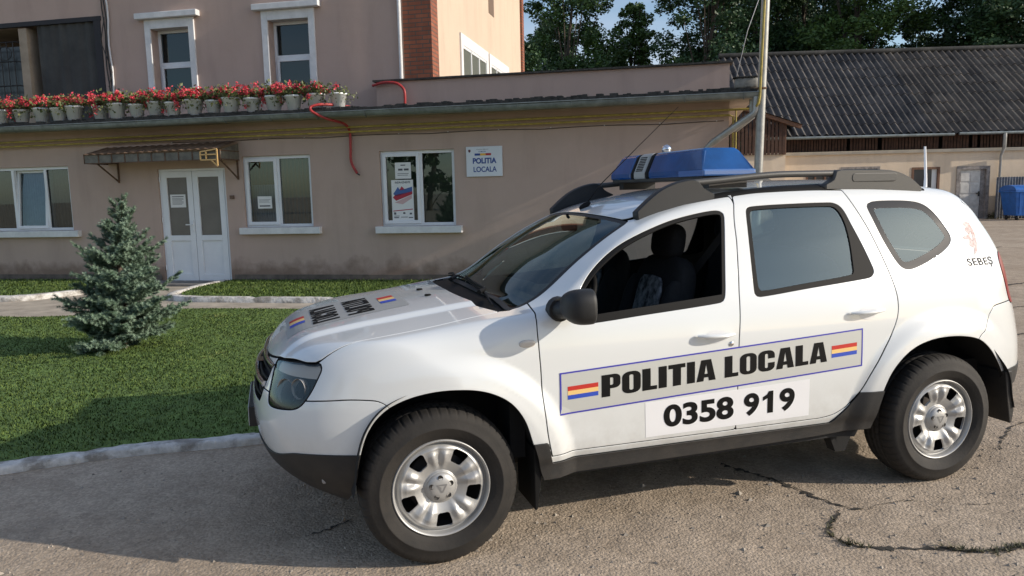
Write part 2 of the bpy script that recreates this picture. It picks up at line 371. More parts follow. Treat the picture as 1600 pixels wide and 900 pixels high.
# kerbs -------------------------------------------------------------
def flaky(name):
    m, t, b = nodes(name); tc = t.nodes.new('ShaderNodeTexCoord')
    n = t.nodes.new('ShaderNodeTexNoise'); n.inputs['Scale'].default_value = 6; n.inputs['Detail'].default_value = 9; n.inputs['Roughness'].default_value = .68; t.links.new(tc.outputs['Object'], n.inputs['Vector'])
    r = t.nodes.new('ShaderNodeValToRGB'); e = r.color_ramp.elements; e[0].position = .40; e[0].color = (.34, .31, .27, 1); e[1].position = .54; e[1].color = (.80, .78, .74, 1)
    n2 = t.nodes.new('ShaderNodeTexNoise'); n2.inputs['Scale'].default_value = 22; n2.inputs['Detail'].default_value = 6; t.links.new(tc.outputs['Object'], n2.inputs['Vector'])
    x = t.nodes.new('ShaderNodeMixRGB'); x.blend_type = 'MULTIPLY'; x.inputs[0].default_value = .6; t.links.new(n.outputs[0], r.inputs[0]); t.links.new(r.outputs[0], x.inputs[1]); t.links.new(n2.outputs[0], x.inputs[2])
    g2 = t.nodes.new('ShaderNodeMixRGB'); g2.blend_type = 'ADD'; g2.inputs[0].default_value = .12; g2.inputs[2].default_value = (.5, .48, .45, 1); t.links.new(x.outputs[0], g2.inputs[1])
    t.links.new(g2.outputs[0], b.inputs['Base Color']); b.inputs['Roughness'].default_value = .92
    bp = t.nodes.new('ShaderNodeBump'); bp.inputs['Strength'].default_value = .8; bp.inputs['Distance'].default_value = .015; t.links.new(n2.outputs[0], bp.inputs['Height']); t.links.new(bp.outputs[0], b.inputs['Normal'])
    return m
M_kerb = flaky('flaked_white_kerb')
def kerb(name, line, w0, h, seed, jag=.0045):
    r = np.random.default_rng(seed); P = np.array(line); n = len(P)
    T = np.gradient(P, axis=0); T /= np.linalg.norm(T, axis=1)[:, None]; N = np.column_stack([-T[:, 1], T[:, 0]])
    prof = [(-.5, 0), (-.5, .62), (-.46, .88), (-.36, 1), (.36, 1), (.5, .95), (.5, 0)]
    V = []; s = np.cumsum(np.r_[0, np.linalg.norm(np.diff(P, axis=0), axis=1)])
    brk = r.uniform(.8, 1.4)
    for i in range(n):
        j = r.normal(0, jag*.5, (len(prof), 2)); notch = -.22 if (s[i] % brk) < .05 else 0
        for k, (a, b) in enumerate(prof):
            q = P[i] + N[i]*(a*w0 + j[k, 0]); V.append((q[0], q[1], max(0, (b + (notch if b > .6 else 0))*h + (j[k, 1] if b > 0 else 0))))
    m = len(prof); Fc = [(i*m+k, (i+1)*m+k, (i+1)*m+k+1, i*m+k+1) for i in range(n-1) for k in range(m-1)]
    g = MB(); g.add(V, Fc, 0, True); return g.build(name, M_kerb, kind='structure')
kerb('kerb', smooth_poly(kerb_front, .06, closed=False) - np.array([0, .065]), .105, .052, 3)
kerb('path_kerb', curve_uw([(-12, 2.2), (-4, 2.32), (-2.9, 2.48), (-2.25, 2.42), (-1.85, 1.8), (-1.65, 1.0), (-1.5, .15)], .08), .16, .10, 4)
kerb('path_kerb', curve_uw([(7, 2.3), (2.3, 2.34), (.8, 2.32), (.25, 2.05), (0, 1.0), (.02, .15)], .08), .13, .095, 5)

# cracks in the yard with weeds --------------------------------------
def crack(line, w0, seed, z=.004):
    r = np.random.default_rng(seed); P = smooth_poly(line, .018, closed=False); P = P + r.normal(0, .007, P.shape)
    T = np.gradient(P, axis=0); T /= np.linalg.norm(T, axis=1)[:, None]+1e-9; N = np.column_stack([-T[:, 1], T[:, 0]])
    n = len(P); wv = w0*np.clip(r.gamma(2, .45, n), .15, 2.2)*np.sin(np.linspace(.15, 3.0, n))**.3
    V = np.vstack([np.column_stack([P+N*wv[:, None]/2, np.full(n, z)]), np.column_stack([P-N*wv[:, None]/2, np.full(n, z)])])
    return V, [(i, i+1, n+i+1, n+i) for i in range(n-1)], P
g = MB(); CR = []
for q, (line, w0) in enumerate([
    ([(1.75, -.25), (1.88, -.55), (1.93, -.80), (1.98, -.95), (2.05, -1.02)], .03),
    ([(1.93, -1.0), (1.84, -1.06), (1.74, -1.15), (1.71, -1.25), (1.76, -1.33), (1.88, -1.39), (2.05, -1.46), (2.25, -1.55), (2.42, -1.56), (2.62, -1.60), (2.9, -1.62)], .026),
    ([(2.05, -1.02), (2.3, -1.0), (2.5, -1.12), (2.75, -1.2)], .004),
    ([(3.4, -.6), (3.9, -.3), (4.6, -.2), (5.4, .3)], .012), ([(4.2, 1.5), (5.4, 1.4), (6.6, 1.9), (8.5, 2.0)], .03), ([(6, 4), (8, 3.9), (10, 4.8), (13, 5.0)], .05), ([(9, 9), (12, 8.6), (16, 10)], .07),
    ([(-.57, -.38), (-.48, -.35), (-.40, -.30), (-.32, -.27)], .010), ([(6.5, 2.6), (8, 3.2), (11, 3.0)], .035)]):
    V, Fc, P = crack(line, w0, 20+q); g.add(V, Fc)
    if w0 == .026: CR.append(P)
g.build('ground_crack', M_hole, kind='structure')
M_weed = mat('weed_green', (.12, .11, .055), .7, var=.5, vscale=30)
V = []; N = 0
P = CR[0]; pts = []
for _ in range(170):
    k = rng.integers(0, len(P)); dens = math.sin(P[k][0]*9)+.3
    if dens < rng.uniform(-.6, 1.2): continue
    pts.append(P[k]+rng.normal(0, .012, 2))
for p in pts:
    for _ in range(5):
        a = rng.uniform(0, 6.28); l = rng.uniform(.012, .04); wd = .004
        d = np.array([math.cos(a), math.sin(a)]); e = np.array([-d[1], d[0]])*wd
        V += [(*(p-e), .003), (*(p+e), .003), (*(p+d*l), rng.uniform(.008, .03))]
me = raw_mesh('weeds', V, np.arange(len(V)).reshape(-1, 3), M_weed, smooth=False); link('weeds', me, label='low weeds growing along the yard crack', cat='weeds', kind='stuff')
# loose grit on the yard
M_grit = mat('grit_stone', (.36, .32, .27), .9, var=.5, vscale=12)
n = 5200; gp = np.column_stack([rng.uniform(-3.2, 4.2, n), rng.uniform(-2.7, 1.0, n)]); gs = rng.gamma(1.6, .0022, n)+.0018
base = np.array([(1,0,0),(-.5,.87,0),(-.5,-.87,0),(.1,0,.8)]); Vg = np.zeros((n, 4, 3)); an = rng.uniform(0, 6.28, n)
for i in range(4):
    bx = base[i, 0]*np.cos(an)-base[i, 1]*np.sin(an); by = base[i, 0]*np.sin(an)+base[i, 1]*np.cos(an)
    k = rng.uniform(.6, 1.3, n); Vg[:, i, 0] = gp[:, 0]+bx*gs*k; Vg[:, i, 1] = gp[:, 1]+by*gs*k; Vg[:, i, 2] = base[i, 2]*gs*1.1+.0005
Fg = (np.array([(0,1,3),(1,2,3),(2,0,3)])[None]+(np.arange(n)*4)[:, None, None]).reshape(-1, 3)
link('gravel', raw_mesh('gravel', Vg.reshape(-1, 3), Fg, M_grit, smooth=False), label='fine loose grit scattered over the concrete yard', cat='gravel', kind='stuff')
# ================================================================== OFFICE (single storey) and HOUSE behind, in a frame: x along the front, y away, z up
def plaster(name, c, c2, dirt=True):
    m, t, b = nodes(name); tc = t.nodes.new('ShaderNodeTexCoord')
    def noise(s, d, r, sc3=None):
        n = t.nodes.new('ShaderNodeTexNoise'); n.inputs['Scale'].default_value = s; n.inputs['Detail'].default_value = d; n.inputs['Roughness'].default_value = r
        if sc3:
            mp = t.nodes.new('ShaderNodeMapping'); mp.inputs['Scale'].default_value = sc3; t.links.new(tc.outputs['Object'], mp.inputs[0]); t.links.new(mp.outputs[0], n.inputs['Vector'])
        else: t.links.new(tc.outputs['Object'], n.inputs['Vector'])
        return n
    n = noise(.9, 6, .6); r = t.nodes.new('ShaderNodeValToRGB'); e = r.color_ramp.elements; e[0].position = .3; e[0].color = (*c2, 1); e[1].position = .72; e[1].color = (*c, 1); t.links.new(n.outputs[0], r.inputs[0])
    st = noise(2.2, 5, .6, (1, 1, .18)); r2 = t.nodes.new('ShaderNodeValToRGB'); e = r2.color_ramp.elements; e[0].position = .30; e[0].color = (.86, .86, .85, 1); e[1].position = .50; e[1].color = (1, 1, 1, 1); t.links.new(st.outputs[0], r2.inputs[0])
    x = t.nodes.new('ShaderNodeMixRGB'); x.blend_type = 'MULTIPLY'; x.inputs[0].default_value = .7; t.links.new(r.outputs[0], x.inputs[1]); t.links.new(r2.outputs[0], x.inputs[2]); col = x.outputs[0]
    if dirt:   # splash dirt with a ragged upper edge low on the wall
        sp = t.nodes.new('ShaderNodeSeparateXYZ'); t.links.new(tc.outputs['Object'], sp.inputs[0]); dn = noise(2.6, 6, .6)
        ad = t.nodes.new('ShaderNodeMath'); ad.operation = 'MULTIPLY_ADD'; ad.inputs[1].default_value = -.9; t.links.new(dn.outputs[0], ad.inputs[0]); t.links.new(sp.outputs[2], ad.inputs[2])
        r3 = t.nodes.new('ShaderNodeValToRGB'); e = r3.color_ramp.elements; e[0].position = 0; e[0].color = (.55, .52, .48, 1); e[1].position = .28; e[1].color = (1, 1, 1, 1)
        a2 = t.nodes.new('ShaderNodeMath'); a2.operation = 'ADD'; a2.inputs[1].default_value = .27; t.links.new(ad.outputs[0], a2.inputs[0]); t.links.new(a2.outputs[0], r3.inputs[0])
        x2 = t.nodes.new('ShaderNodeMixRGB'); x2.blend_type = 'MULTIPLY'; x2.inputs[0].default_value = 1; t.links.new(col, x2.inputs[1]); t.links.new(r3.outputs[0], x2.inputs[2]); col = x2.outputs[0]
    t.links.new(col, b.inputs['Base Color']); b.inputs['Roughness'].default_value = .92; b.inputs['Specular IOR Level'].default_value = .2
    f = noise(95, 4, .6); bp = t.nodes.new('ShaderNodeBump'); bp.inputs['Strength'].default_value = .55; bp.inputs['Distance'].default_value = .01; t.links.new(f.outputs[0], bp.inputs['Height'])
    f2 = noise(2.5, 3, .5); bp2 = t.nodes.new('ShaderNodeBump'); bp2.inputs['Strength'].default_value = .35; bp2.inputs['Distance'].default_value = .03; t.links.new(f2.outputs[0], bp2.inputs['Height']); t.links.new(bp.outputs[0], bp2.inputs['Normal'])
    t.links.new(bp2.outputs[0], b.inputs['Normal']); return m
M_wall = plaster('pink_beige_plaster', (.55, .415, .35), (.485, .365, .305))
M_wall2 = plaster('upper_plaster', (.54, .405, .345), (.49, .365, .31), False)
M_gable = plaster('sunlit_gable_plaster', (.62, .50, .39), (.58, .46, .36), False)  # same paint as the front, lightened to carry the sunlight on this side
M_upvc = mat('white_upvc', (.78, .80, .82), .35, var=.05, vscale=3)
M_whitestone = mat('white_painted_stone', (.74, .74, .74), .7, var=.12, vscale=5, bump=.2, bscale=60)
M_soffit = mat('soffit_concrete', (.34, .31, .26), .9, var=.25, vscale=2, bump=.3)
M_roofedge = mat('mossy_bitumen', (.075, .072, .065), .95, col2=(.028, .028, .026), vscale=14, bump=1, bscale=30)
M_gutter = mat('grey_gutter', (.22, .25, .25), .5, metal=.35, var=.35, vscale=5)
M_zinc = mat('zinc_pipe', (.42, .43, .42), .45, metal=.5, var=.2, vscale=6)
M_gas = mat('yellow_gas_paint', (.40, .31, .07), .6, var=.35, vscale=9)
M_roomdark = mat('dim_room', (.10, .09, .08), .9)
M_curt_blue = mat('blue_grey_curtain', (.30, .38, .50), .9, var=.15, vscale=8)
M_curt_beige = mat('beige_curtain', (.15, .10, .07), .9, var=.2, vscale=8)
M_pane = glass('window_glass', (.62, .66, .64), .05)
M_pane_up = glass('upper_window_glass', (.30, .36, .42), .02)
M_frost = mat('frosted_film', (.16, .145, .125), .35, var=.15, vscale=2)
M_blackrub = mat('black_rubber_seal', (.02, .02, .02), .6)
M_brown = mat('rusty_angle_iron', (.13, .075, .045), .8, var=.5, vscale=12)
M_paper = mat('white_paper', (.78, .78, .76), .8)
M_ink = mat('grey_ink', (.10, .10, .11), .8)

def wall_sheet(mb, x0, x1, z0, z1, y, t, holes, mi=0):
    """wall front face with rectangular openings, reveals t deep"""
    X = sorted({x0, x1, *[h[0] for h in holes], *[h[1] for h in holes]}); Z = sorted({z0, z1, *[h[2] for h in holes], *[h[3] for h in holes]})
    X = [x for x in X if x0 <= x <= x1]; Z = [z for z in Z if z0 <= z <= z1]
    for a, b in zip(X, X[1:]):
        for c, d in zip(Z, Z[1:]):
            if any(h[0] <= (a+b)/2 <= h[1] and h[2] <= (c+d)/2 <= h[3] for h in holes): continue
            mb.add([(a,y,c),(b,y,c),(b,y,d),(a,y,d)], [(0,1,2,3)], mi); mb.add([(a,y+t,c),(b,y+t,c),(b,y+t,d),(a,y+t,d)], [(3,2,1,0)], mi)
    for a, b, c, d in holes:
        c0 = max(c, z0)
        mb.add([(a,y,c0),(a,y+t,c0),(a,y+t,d),(a,y,d)], [(0,1,2,3)], mi); mb.add([(b,y,c0),(b,y+t,c0),(b,y+t,d),(b,y,d)], [(3,2,1,0)], mi)
        mb.add([(a,y,d),(b,y,d),(b,y+t,d),(a,y+t,d)], [(0,1,2,3)], mi)
        if c > z0: mb.add([(a,y,c),(b,y,c),(b,y+t,c),(a,y+t,c)], [(3,2,1,0)], mi)
def frame_rect(mb, x0, x1, z0, z1, y0, y1, w):
    mb.box((x0, y0, z0), (x0+w, y1, z1)); mb.box((x1-w, y0, z0), (x1, y1, z1)); mb.box((x0+w, y0, z0), (x1-w, y1, z0+w)); mb.box((x0+w, y0, z1-w), (x1-w, y1, z1))
def sheet(mb, x0, x1, z0, z1, y): mb.add([(x0,y,z0),(x1,y,z0),(x1,y,z1),(x0,y,z1)], [(0,1,2,3)])
def curtain(par, x0, x1, z0, z1, y, m, amp=.018, pitch=.07, name='curtain'):
    n = int((x1-x0)/.008); g = MB(); V = []
    for i in range(n+1):
        x = x0+(x1-x0)*i/n; yy = y + amp*math.sin(x/pitch*6.28+.6*math.sin(x*9)); V += [(x, yy, z0), (x, yy, z1)]
    g.add(V, [(2*i, 2*i+2, 2*i+3, 2*i+1) for i in range(n)], 0, True); return g.build(name, m, par)

office = empty('police_office', BO, TH, 'single storey pink plastered office with gutter and double white door', 'building')
holes = [(-5.75, -3.28, 1.02, 2.25), (.38, 1.72, 1.03, 2.31), (3.02, 4.37, 1.02, 2.32), (-1.36, .03, 0, 2.13)]
w_ = MB(); wall_sheet(w_, -12, 8.87, 0, 2.96, 0, .28, holes)
w_.add([(8.87,0,0),(8.87,7,0),(8.87,7,2.96),(8.87,0,2.96)], [(0,1,2,3)]); w_.build('wall', M_wall, office)
pl = MB(); pl.box((-12, -.018, .0), (-1.42, .002, .17)); pl.box((.10, -.018, .0), (8.89, .002, .17)); pl.build('plinth', mat('damp_plinth', (.20, .165, .135), .95, col2=(.10, .085, .07), vscale=4, bump=.6), office)
# rooms behind the windows
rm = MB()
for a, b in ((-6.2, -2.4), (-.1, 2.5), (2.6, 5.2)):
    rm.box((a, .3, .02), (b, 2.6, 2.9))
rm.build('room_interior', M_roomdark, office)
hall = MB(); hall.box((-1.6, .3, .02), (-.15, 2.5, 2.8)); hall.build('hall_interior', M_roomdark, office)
def upvc_window(x0, x1, z0, z1, splits, sashes, parent, y=.05, sill=(0, 0), pane=M_pane, w=.055):
    f = MB(); frame_rect(f, x0+.002, x1-.002, z0+.002, z1-.002, y, y+.07, w)
    for s in splits: f.box((s-.03, y+.002, z0+w), (s+.03, y+.068, z1-w))
    fr = f.build('window', M_upvc, parent, bevel=.004)
    E_ = [x0] + list(splits) + [x1]
    for i in range(len(E_)-1):
        a, b = E_[i]+(w if i == 0 else .03), E_[i+1]-(w if i == len(E_)-2 else .03)
        tilt = 0
        if i in sashes:
            s = MB(); frame_rect(s, a-.012, b+.012, z0+w-.012, z1-w+.012, y-.022, y+.04, .058)
            M_ = Matrix.Identity(4)
            if sashes[i]: M_ = Matrix.Translation((0, y, z0+w)) @ Matrix.Rotation(-sashes[i], 4, 'X') @ Matrix.Translation((0, -y, -z0-w))
            s.v = xf(s.v, M_); s.build('sash', M_upvc, fr, bevel=.004)
            g = MB(); sheet(g, a+.04, b-.04, z0+w+.04, z1-w-.04, y+.012); g.v = xf(g.v, M_); g.build('pane', pane, fr)
            k = MB(); k.box((b-.016, y-.05, (z0+z1)/2-.05), (b+.0, y-.022, (z0+z1)/2+.05))
        else:
            g = MB(); sheet(g, a, b, z0+w, z1-w, y+.035); g.build('pane', pane, fr)
            r = MB(); frame_rect(r, a, b, z0+w, z1-w, y+.024, y+.032, .008); r.build('seal', M_blackrub, fr)
    if sill[1] > sill[0]:
        s = MB(); s.box((sill[0], -.10, z0-.12), (sill[1], .045, z0+.0)); s.build('window_sill', M_whitestone, fr, bevel=.008)
    return fr
w1 = upvc_window(-5.75, -3.28, 1.02, 2.25, [-4.60, -3.86], {1: .10}, office, sill=(-5.9, -3.11))
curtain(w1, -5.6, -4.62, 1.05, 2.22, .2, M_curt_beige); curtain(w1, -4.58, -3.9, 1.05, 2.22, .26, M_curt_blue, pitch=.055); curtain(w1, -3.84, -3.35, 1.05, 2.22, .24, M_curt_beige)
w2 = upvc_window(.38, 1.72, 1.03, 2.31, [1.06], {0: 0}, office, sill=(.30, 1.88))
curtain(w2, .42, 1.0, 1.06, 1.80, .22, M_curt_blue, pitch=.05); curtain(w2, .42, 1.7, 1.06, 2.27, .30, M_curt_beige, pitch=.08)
w3 = upvc_window(3.02, 4.37, 1.02, 2.32, [3.75], {0: 0}, office, sill=(2.93, 4.49))
gb = MB(); sheet(gb, 3.05, 4.34, 1.04, 2.30, .20); gb.build('blind', mat('green_grey_blind', (.13, .145, .105), .8, var=.3, vscale=2), w3)
# double door ---------------------------------------------------------
df = MB(); frame_rect(df, -1.357, .027, -.02, 2.127, .03, .10, .045); dr_ = df.build('door', M_upvc, office, bevel=.004)
for (a, b) in ((-1.31, -.672), (-.662, -.02)):
    l = MB(); z1 = 2.08
    l.box((a, .022, .02), (a+.11, .085, z1)); l.box((b-.11, .022, .02), (b, .085, z1)); l.box((a+.11, .022, z1-.11), (b-.11, .085, z1)); l.box((a+.11, .022, .02), (b-.11, .085, .17)); l.box((a+.11, .022, .80), (b-.11, .085, .90))
    l.box((a+.11, .05, .17), (b-.11, .07, .80)); l.build('door_leaf', M_upvc, dr_, bevel=.004)
    g = MB(); sheet(g, a+.11, b-.11, .90, z1-.11, .048); g.build('pane', M_frost, dr_)
hd = MB(); hd.box((-.715, .0, .98), (-.685, .022, 1.18)); hd.bar((-.70, -.04, 1.10), (-.82, -.04, 1.10), .018, .018); hd.bar((-.70, .02, 1.10), (-.70, -.045, 1.10), .018, .018); hd.build('handle', M_upvc, dr_)
hn = MB()
for z in (.25, 1.15, 1.9): hn.tube([(-1.335, .018, z), (-1.335, .018, z+.09)], .014, 8)
hn.build('hinge', M_upvc, dr_)
st = MB(); st.box((-1.5, -.55, .013), (.12, .02, .055)); st.build('door_step', mat('grey_step', (.20, .19, .18), .9, var=.3, vscale=8), office, bevel=.01)
jb = MB(); jb.box((.11, -.03, 1.56), (.19, 0, 1.62)); jb.build('socket', mat('brown_socket', (.15, .09, .06), .6), office)
# canopy -------------------------------------------------------------
cn = MB(); V = []; n = 120
for i in range(n+1):
    x = -2.42+2.77*i/n; q = .008*math.sin(i*.9)
    V += [(x, -.62, 2.40+.012*(x+2.42)+q), (x, .0, 2.56+.01*(x+2.42)+q)]
cn.add(V, [(2*i, 2*i+2, 2*i+3, 2*i+1) for i in range(n)], 0, True)
canopy = cn.build('canopy', mat('rusty_corrugated_sheet', (.30, .20, .13), .65, col2=(.11, .07, .05), vscale=9, metal=.3), office)
fa = MB(); frame_rect(fa, -2.40, .34, 2.24, 2.405, -.60, -.585, .012); fa.box((-2.40, -.59, 2.25), (.34, -.583, 2.395), 1)
for i in range(9): fa.box((-2.1+i*.27, -.602, 2.25), (-2.085+i*.27, -.59, 2.395))
for x in (-2.40, .33): fa.box((x, -.6, 2.24), (x+.012, 0, 2.26)); fa.box((x, -.6, 2.39), (x+.012, 0, 2.41)); fa.add([(x+.006,-.6,2.25),(x+.006,0,2.25),(x+.006,0,2.55),(x+.006,-.6,2.40)], [(0,1,2,3)], 1)
fa.build('fascia', [M_brown, mat('dirty_grey_panel', (.20, .185, .15), .7, col2=(.10, .095, .08), vscale=7)], canopy)
for x in (-2.18, .30):
    b = MB(); b.bar((x, -.01, 2.30), (x, -.01, 1.90), .025, .025); b.bar((x, -.02, 2.26), (x, -.58, 2.26), .025, .025, upv=(1,0,0)); b.bar((x, -.015, 1.92), (x, -.55, 2.25), .022, .022, upv=(1,0,0))
    b.build('bracket', M_brown, canopy)
lb = MB(); a0, a1 = -.02, .30
for p, q in (((a0,-.63,2.38),(a1,-.63,2.42)), ((a0,-.63,2.24),(a1,-.63,2.24)), ((a0,-.63,2.24),(a0,-.63,2.38)), ((a1,-.63,2.14),(a1,-.63,2.42)), ((a0+.2,-.63,2.24),(a1,-.63,2.13)), ((a0,-.63,2.33),(a1,-.63,2.33)), ((a0+.11,-.63,2.24),(a0+.11,-.63,2.38))): lb.bar(p, q, .022, .022, upv=(0,1,0))
lb.build('bracket_frame', mat('sunlit_bracket_tone', (.62, .40, .16), .6), canopy)  # canopy end in sun: its warm sunlight is put into this colour
# eave, gutter, roof edge ----------------------------------------------
ev_ = MB(); ev_.box((-12, -.40, 2.90), (9.22, .0, 2.965)); ev_.box((8.88, .0, 2.90), (9.22, 6, 2.965)); ev_.build('soffit', M_soffit, office)
re = MB(); re.box((-12, -.44, 2.968), (9.24, 7, 3.03))
for i in range(260):
    x = rng.uniform(-8, 9.1); s = rng.uniform(.02, .08); re.box((x, -.45+rng.uniform(0, .05), 3.03), (x+s*2, -.3, 3.03+rng.uniform(.008, .035)))
re.build('roof', M_roofedge, office)
gt = MB(); V = []; seg = 10; X = np.linspace(-12, 9.28, 60)
for x in X:
    sag = .012*math.sin(x*.8)
    for k in range(seg+1):
        t = math.pi+math.pi*k/seg; V.append((x, -.51+.075*math.cos(t), 2.955+sag+.085*math.sin(t)))
gt.add(V, [(i*(seg+1)+k, (i+1)*(seg+1)+k, (i+1)*(seg+1)+k+1, i*(seg+1)+k+1) for i in range(59) for k in range(seg)], 0, True)
gt.tube([(-12, -.588, 2.96), (9.28, -.588, 2.96)], .010, 6)
for x in np.arange(-11.6, 9.2, .86): gt.tube([(x, -.51+.080*math.cos(t), 2.955+.090*math.sin(t)) for t in np.linspace(math.pi, 2*math.pi, 8)], .008, 4)
gutter = gt.build('gutter', M_gutter, office, recalc=False)
dp = MB(); dp.tube([(9.22, -.51, 2.90), (9.22, -.51, 2.70), (9.20, -.50, 2.66), (8.62, -.16, 2.27), (8.52, -.10, 2.18), (8.52, -.10, .1)], .052, 12); dp.build('downpipe', M_zinc, office)
dp = MB(); dp.tube([(9.18, -.35, 2.88), (9.18, -.35, 2.62), (8.95, -.1, 2.45)], .045, 12); dp.build('downpipe', M_zinc, office)
gp_ = MB()
gp_.tube([(-12, -.13, 2.70), (9.20, -.13, 2.76)], .018, 8)
gp_.build('gas_pipe', M_gas, office)
gp_ = MB(); gp_.tube([(-12, -.11, 2.62), (8.86, -.11, 2.68), (8.93, -.05, 2.66), (8.93, -.05, .3)], .018, 8)
gp_.tube([(8.97, -.06, 2.76), (8.97, -.06, .3)], .012, 8); gp_.build('gas_pipe', M_gas, office)
wr = MB(); P = []
for i in range(90):
    x = -1+i*.11; P.append((x, -.015, 2.585+.02*abs(math.sin(x*1.6))))
wr.tube(P, .006, 5)
for i in range(0, 90, 8): wr.box((P[i][0]-.008, -.02, 2.60), (P[i][0]+.008, -.002, 2.615), 1)
wr.build('cable', [mat('dark_cable', (.05, .04, .035), .7), M_whitestone], office)
pp = MB(); pp.box((2.55, 1.2, 3.03), (8.95, 1.45, 3.665)); pp.build('parapet', M_wall2, office)
pc = MB(); pc.box((2.50, 1.14, 3.667), (9.0, 1.5, 3.70)); pc.build('parapet_cap', M_roofedge, office)

# sign, notices, hose ---------------------------------------------------
def off_world(x, y, z): return tuple(BO + DR*x + NA*y + Vector((0, 0, z)))
M_signw = mat('sign_white', (.72, .76, .80), .4, var=.06, vscale=3)
M_blue = mat('sign_blue', (.015, .06, .28), .5); M_yel = mat('flag_yellow', (.80, .48, .06), .5); M_red = mat('flag_red', (.45, .02, .02), .5)
sign = empty('police_sign', off_world(4.59, -.03, 1.84), TH, 'white rectangular sign with blue lettering on the office wall', 'sign')
s = MB(); s.box((0, 0, 0), (.625, .02, .50)); s.build('board', M_signw, sign, bevel=.004)
def flat(par, x, y, z, m, VT, name): return place2d(name, VT, lambda a, b: (x+a, y, z+b), m, par)
def rects(L): return join2d([(np.array([(a,b),(c,b),(c,d),(a,d)]), np.array([(0,1,2),(0,2,3)])) for a, b, c, d in L])
def word_w(t, width, height, bold=0):
    V, T = text2d(t, 1, bold); V = V - V.min(0); V = V*np.array([width, height])/V.max(0); return V, T
flat(sign, .115, -.003, .215, M_blue, word_w('POLITIA', .41, .095, .035), 'lettering')
flat(sign, .125, -.003, .075, M_blue, word_w('LOCALA', .40, .09, .018), 'lettering')
flat(sign, .22, -.003, .405, M_blue, word_w('ROMANIA', .125, .018, .01), 'lettering')
flat(sign, .18, -.003, .445, M_ink, word_w('MUNICIPIUL SEBES ALBA', .21, .013), 'lettering')
for i, mm in enumerate((M_blue, M_yel, M_red)): flat(sign, .15+i*.095, -.003, .35, mm, rects([(0, 0, .095, .035)]), 'flag_band')
flat(sign, .04, -.003, .40, mat('crest_maroon', (.12, .03, .04), .5), fill2d([[(0,.05),(0,.02),(.02,0),(.04,.02),(.04,.05)]]), 'crest')
def notice(x, y, z, w0, h, label, rows, root='paper_notice'):
    r = empty(root, off_world(x, y, z), TH, label, 'notice'); s = MB(); s.box((0, 0, 0), (w0, .002, h)); s.build('sheet', M_paper, r)
    g = []
    for (a, b, c, d) in rows: g.append((a*w0, b*h, c*w0, d*h))
    place2d('print', rects(g), lambda a, b: (a, -.0012, b), M_ink, r); return r
lines = [(.12, .80, .88, .86)] + [(.12, .68-.09*i, .86-.1*(i % 3 == 2), .71-.09*i) for i in range(6)]
notice(-1.16, .04, 1.42, .32, .24, 'white typed notice stuck inside the left door pane', lines)
notice(.62, .055, 1.37, .28, .22, 'white notice with dark bottom line in the curtained middle window', [(.1, .7, .9, .73), (.1, .6, .8, .63), (.12, .16, .88, .26), (.1, .5, .85, .52)])
notice(3.28, .055, 1.84, .29, .28, 'white landscape notice above the colourful poster in the right office window', [(.36, .8, .66, .86), (.2, .5, .48, .62), (.56, .5, .86, .62), (.15, .3, .85, .33), (.15, .2, .8, .23)])
po = empty('campaign_poster', off_world(3.20, .055, 1.10), TH, 'poster with red and blue arrow ribbons in the right office window', 'poster')
s = MB(); s.box((0, 0, 0), (.40, .002, .72)); s.build('sheet', M_paper, po)
place2d('print', word_w('INDRAZNESTE', .28, .035, .02), lambda a, b: (.07+a, -.0015, .66+b), M_ink, po)
M_pb = mat('poster_blue', (.06, .13, .35), .6); M_pr = mat('poster_red', (.42, .03, .06), .6); M_pk = mat('poster_pink', (.62, .42, .42), .6)
for L, mm in (([(.03,.48),(.12,.60),(.16,.54),(.38,.60),(.38,.52),(.08,.44)], M_pb), ([(.14,.54),(.19,.61),(.25,.55)], M_pr), ([(.02,.42),(.06,.46),(.38,.52),(.38,.47),(.08,.36)], M_pr), ([(.05,.33),(.37,.46),(.37,.40),(.20,.30)], M_pk), ([(.02,.19),(.38,.22),(.38,.205),(.02,.175)], M_pr)):
    place2d('ribbon', fill2d([L]), lambda a, b: (a, -.0016, b), mm, po)
place2d('print', rects([(.03, .12, .07, .16), (.03, .06, .12, .075), (.20, .13, .24, .16), (.16, .07, .28, .08), (.32, .12, .36, .15), (.30, .06, .38, .075), (.03, .09, .13, .10)]), lambda a, b: (a, -.0018, b), M_ink, po)

M_hose = mat('red_hose', (.40, .035, .035), .45, var=.3, vscale=12)
hose = empty('red_hose', off_world(2.3, -.5, 3.0), TH, 'red corrugated hose curling over the gutter and hanging on the wall', 'hose')
def hosept(L, s=.05):
    a = smooth_poly(L, s, closed=False); return [tuple(q) for q in a]
o_ = np.array([2.3, -.5, 3.0])
P = hosept([(2.75, .3, 3.06), (2.45, -.2, 3.10), (2.22, -.5, 3.10), (2.08, -.60, 3.05), (2.12, -.62, 2.97), (2.32, -.50, 2.86), (2.5, -.22, 2.79), (2.52, -.06, 2.68), (2.52, -.05, 2.40), (2.52, -.05, 2.15), (2.62, -.05, 1.95)], .02)
V_ = [tuple(np.array(q)-o_) for q in P]
h = MB(); h.tube(V_, [.021+.003*(i % 2) for i in range(len(V_))], 9); h.build('hose_body', M_hose, hose)
e = MB(); e.tube([V_[-1], tuple(np.array(V_[-1])+np.array((.045, 0, -.03)))], .012, 8); e.build('plug', M_blackrub, hose)
hose2 = empty('red_hose', off_world(3.0, 1.15, 3.3), TH, 'short red hose loop sticking out of the upper wall beside the parapet', 'hose')
P = hosept([(2.50, 1.14, 3.60), (2.75, 1.10, 3.64), (3.0, 1.08, 3.61), (3.13, 1.08, 3.50), (3.15, 1.08, 3.35), (3.12, 1.1, 3.04)], .02)
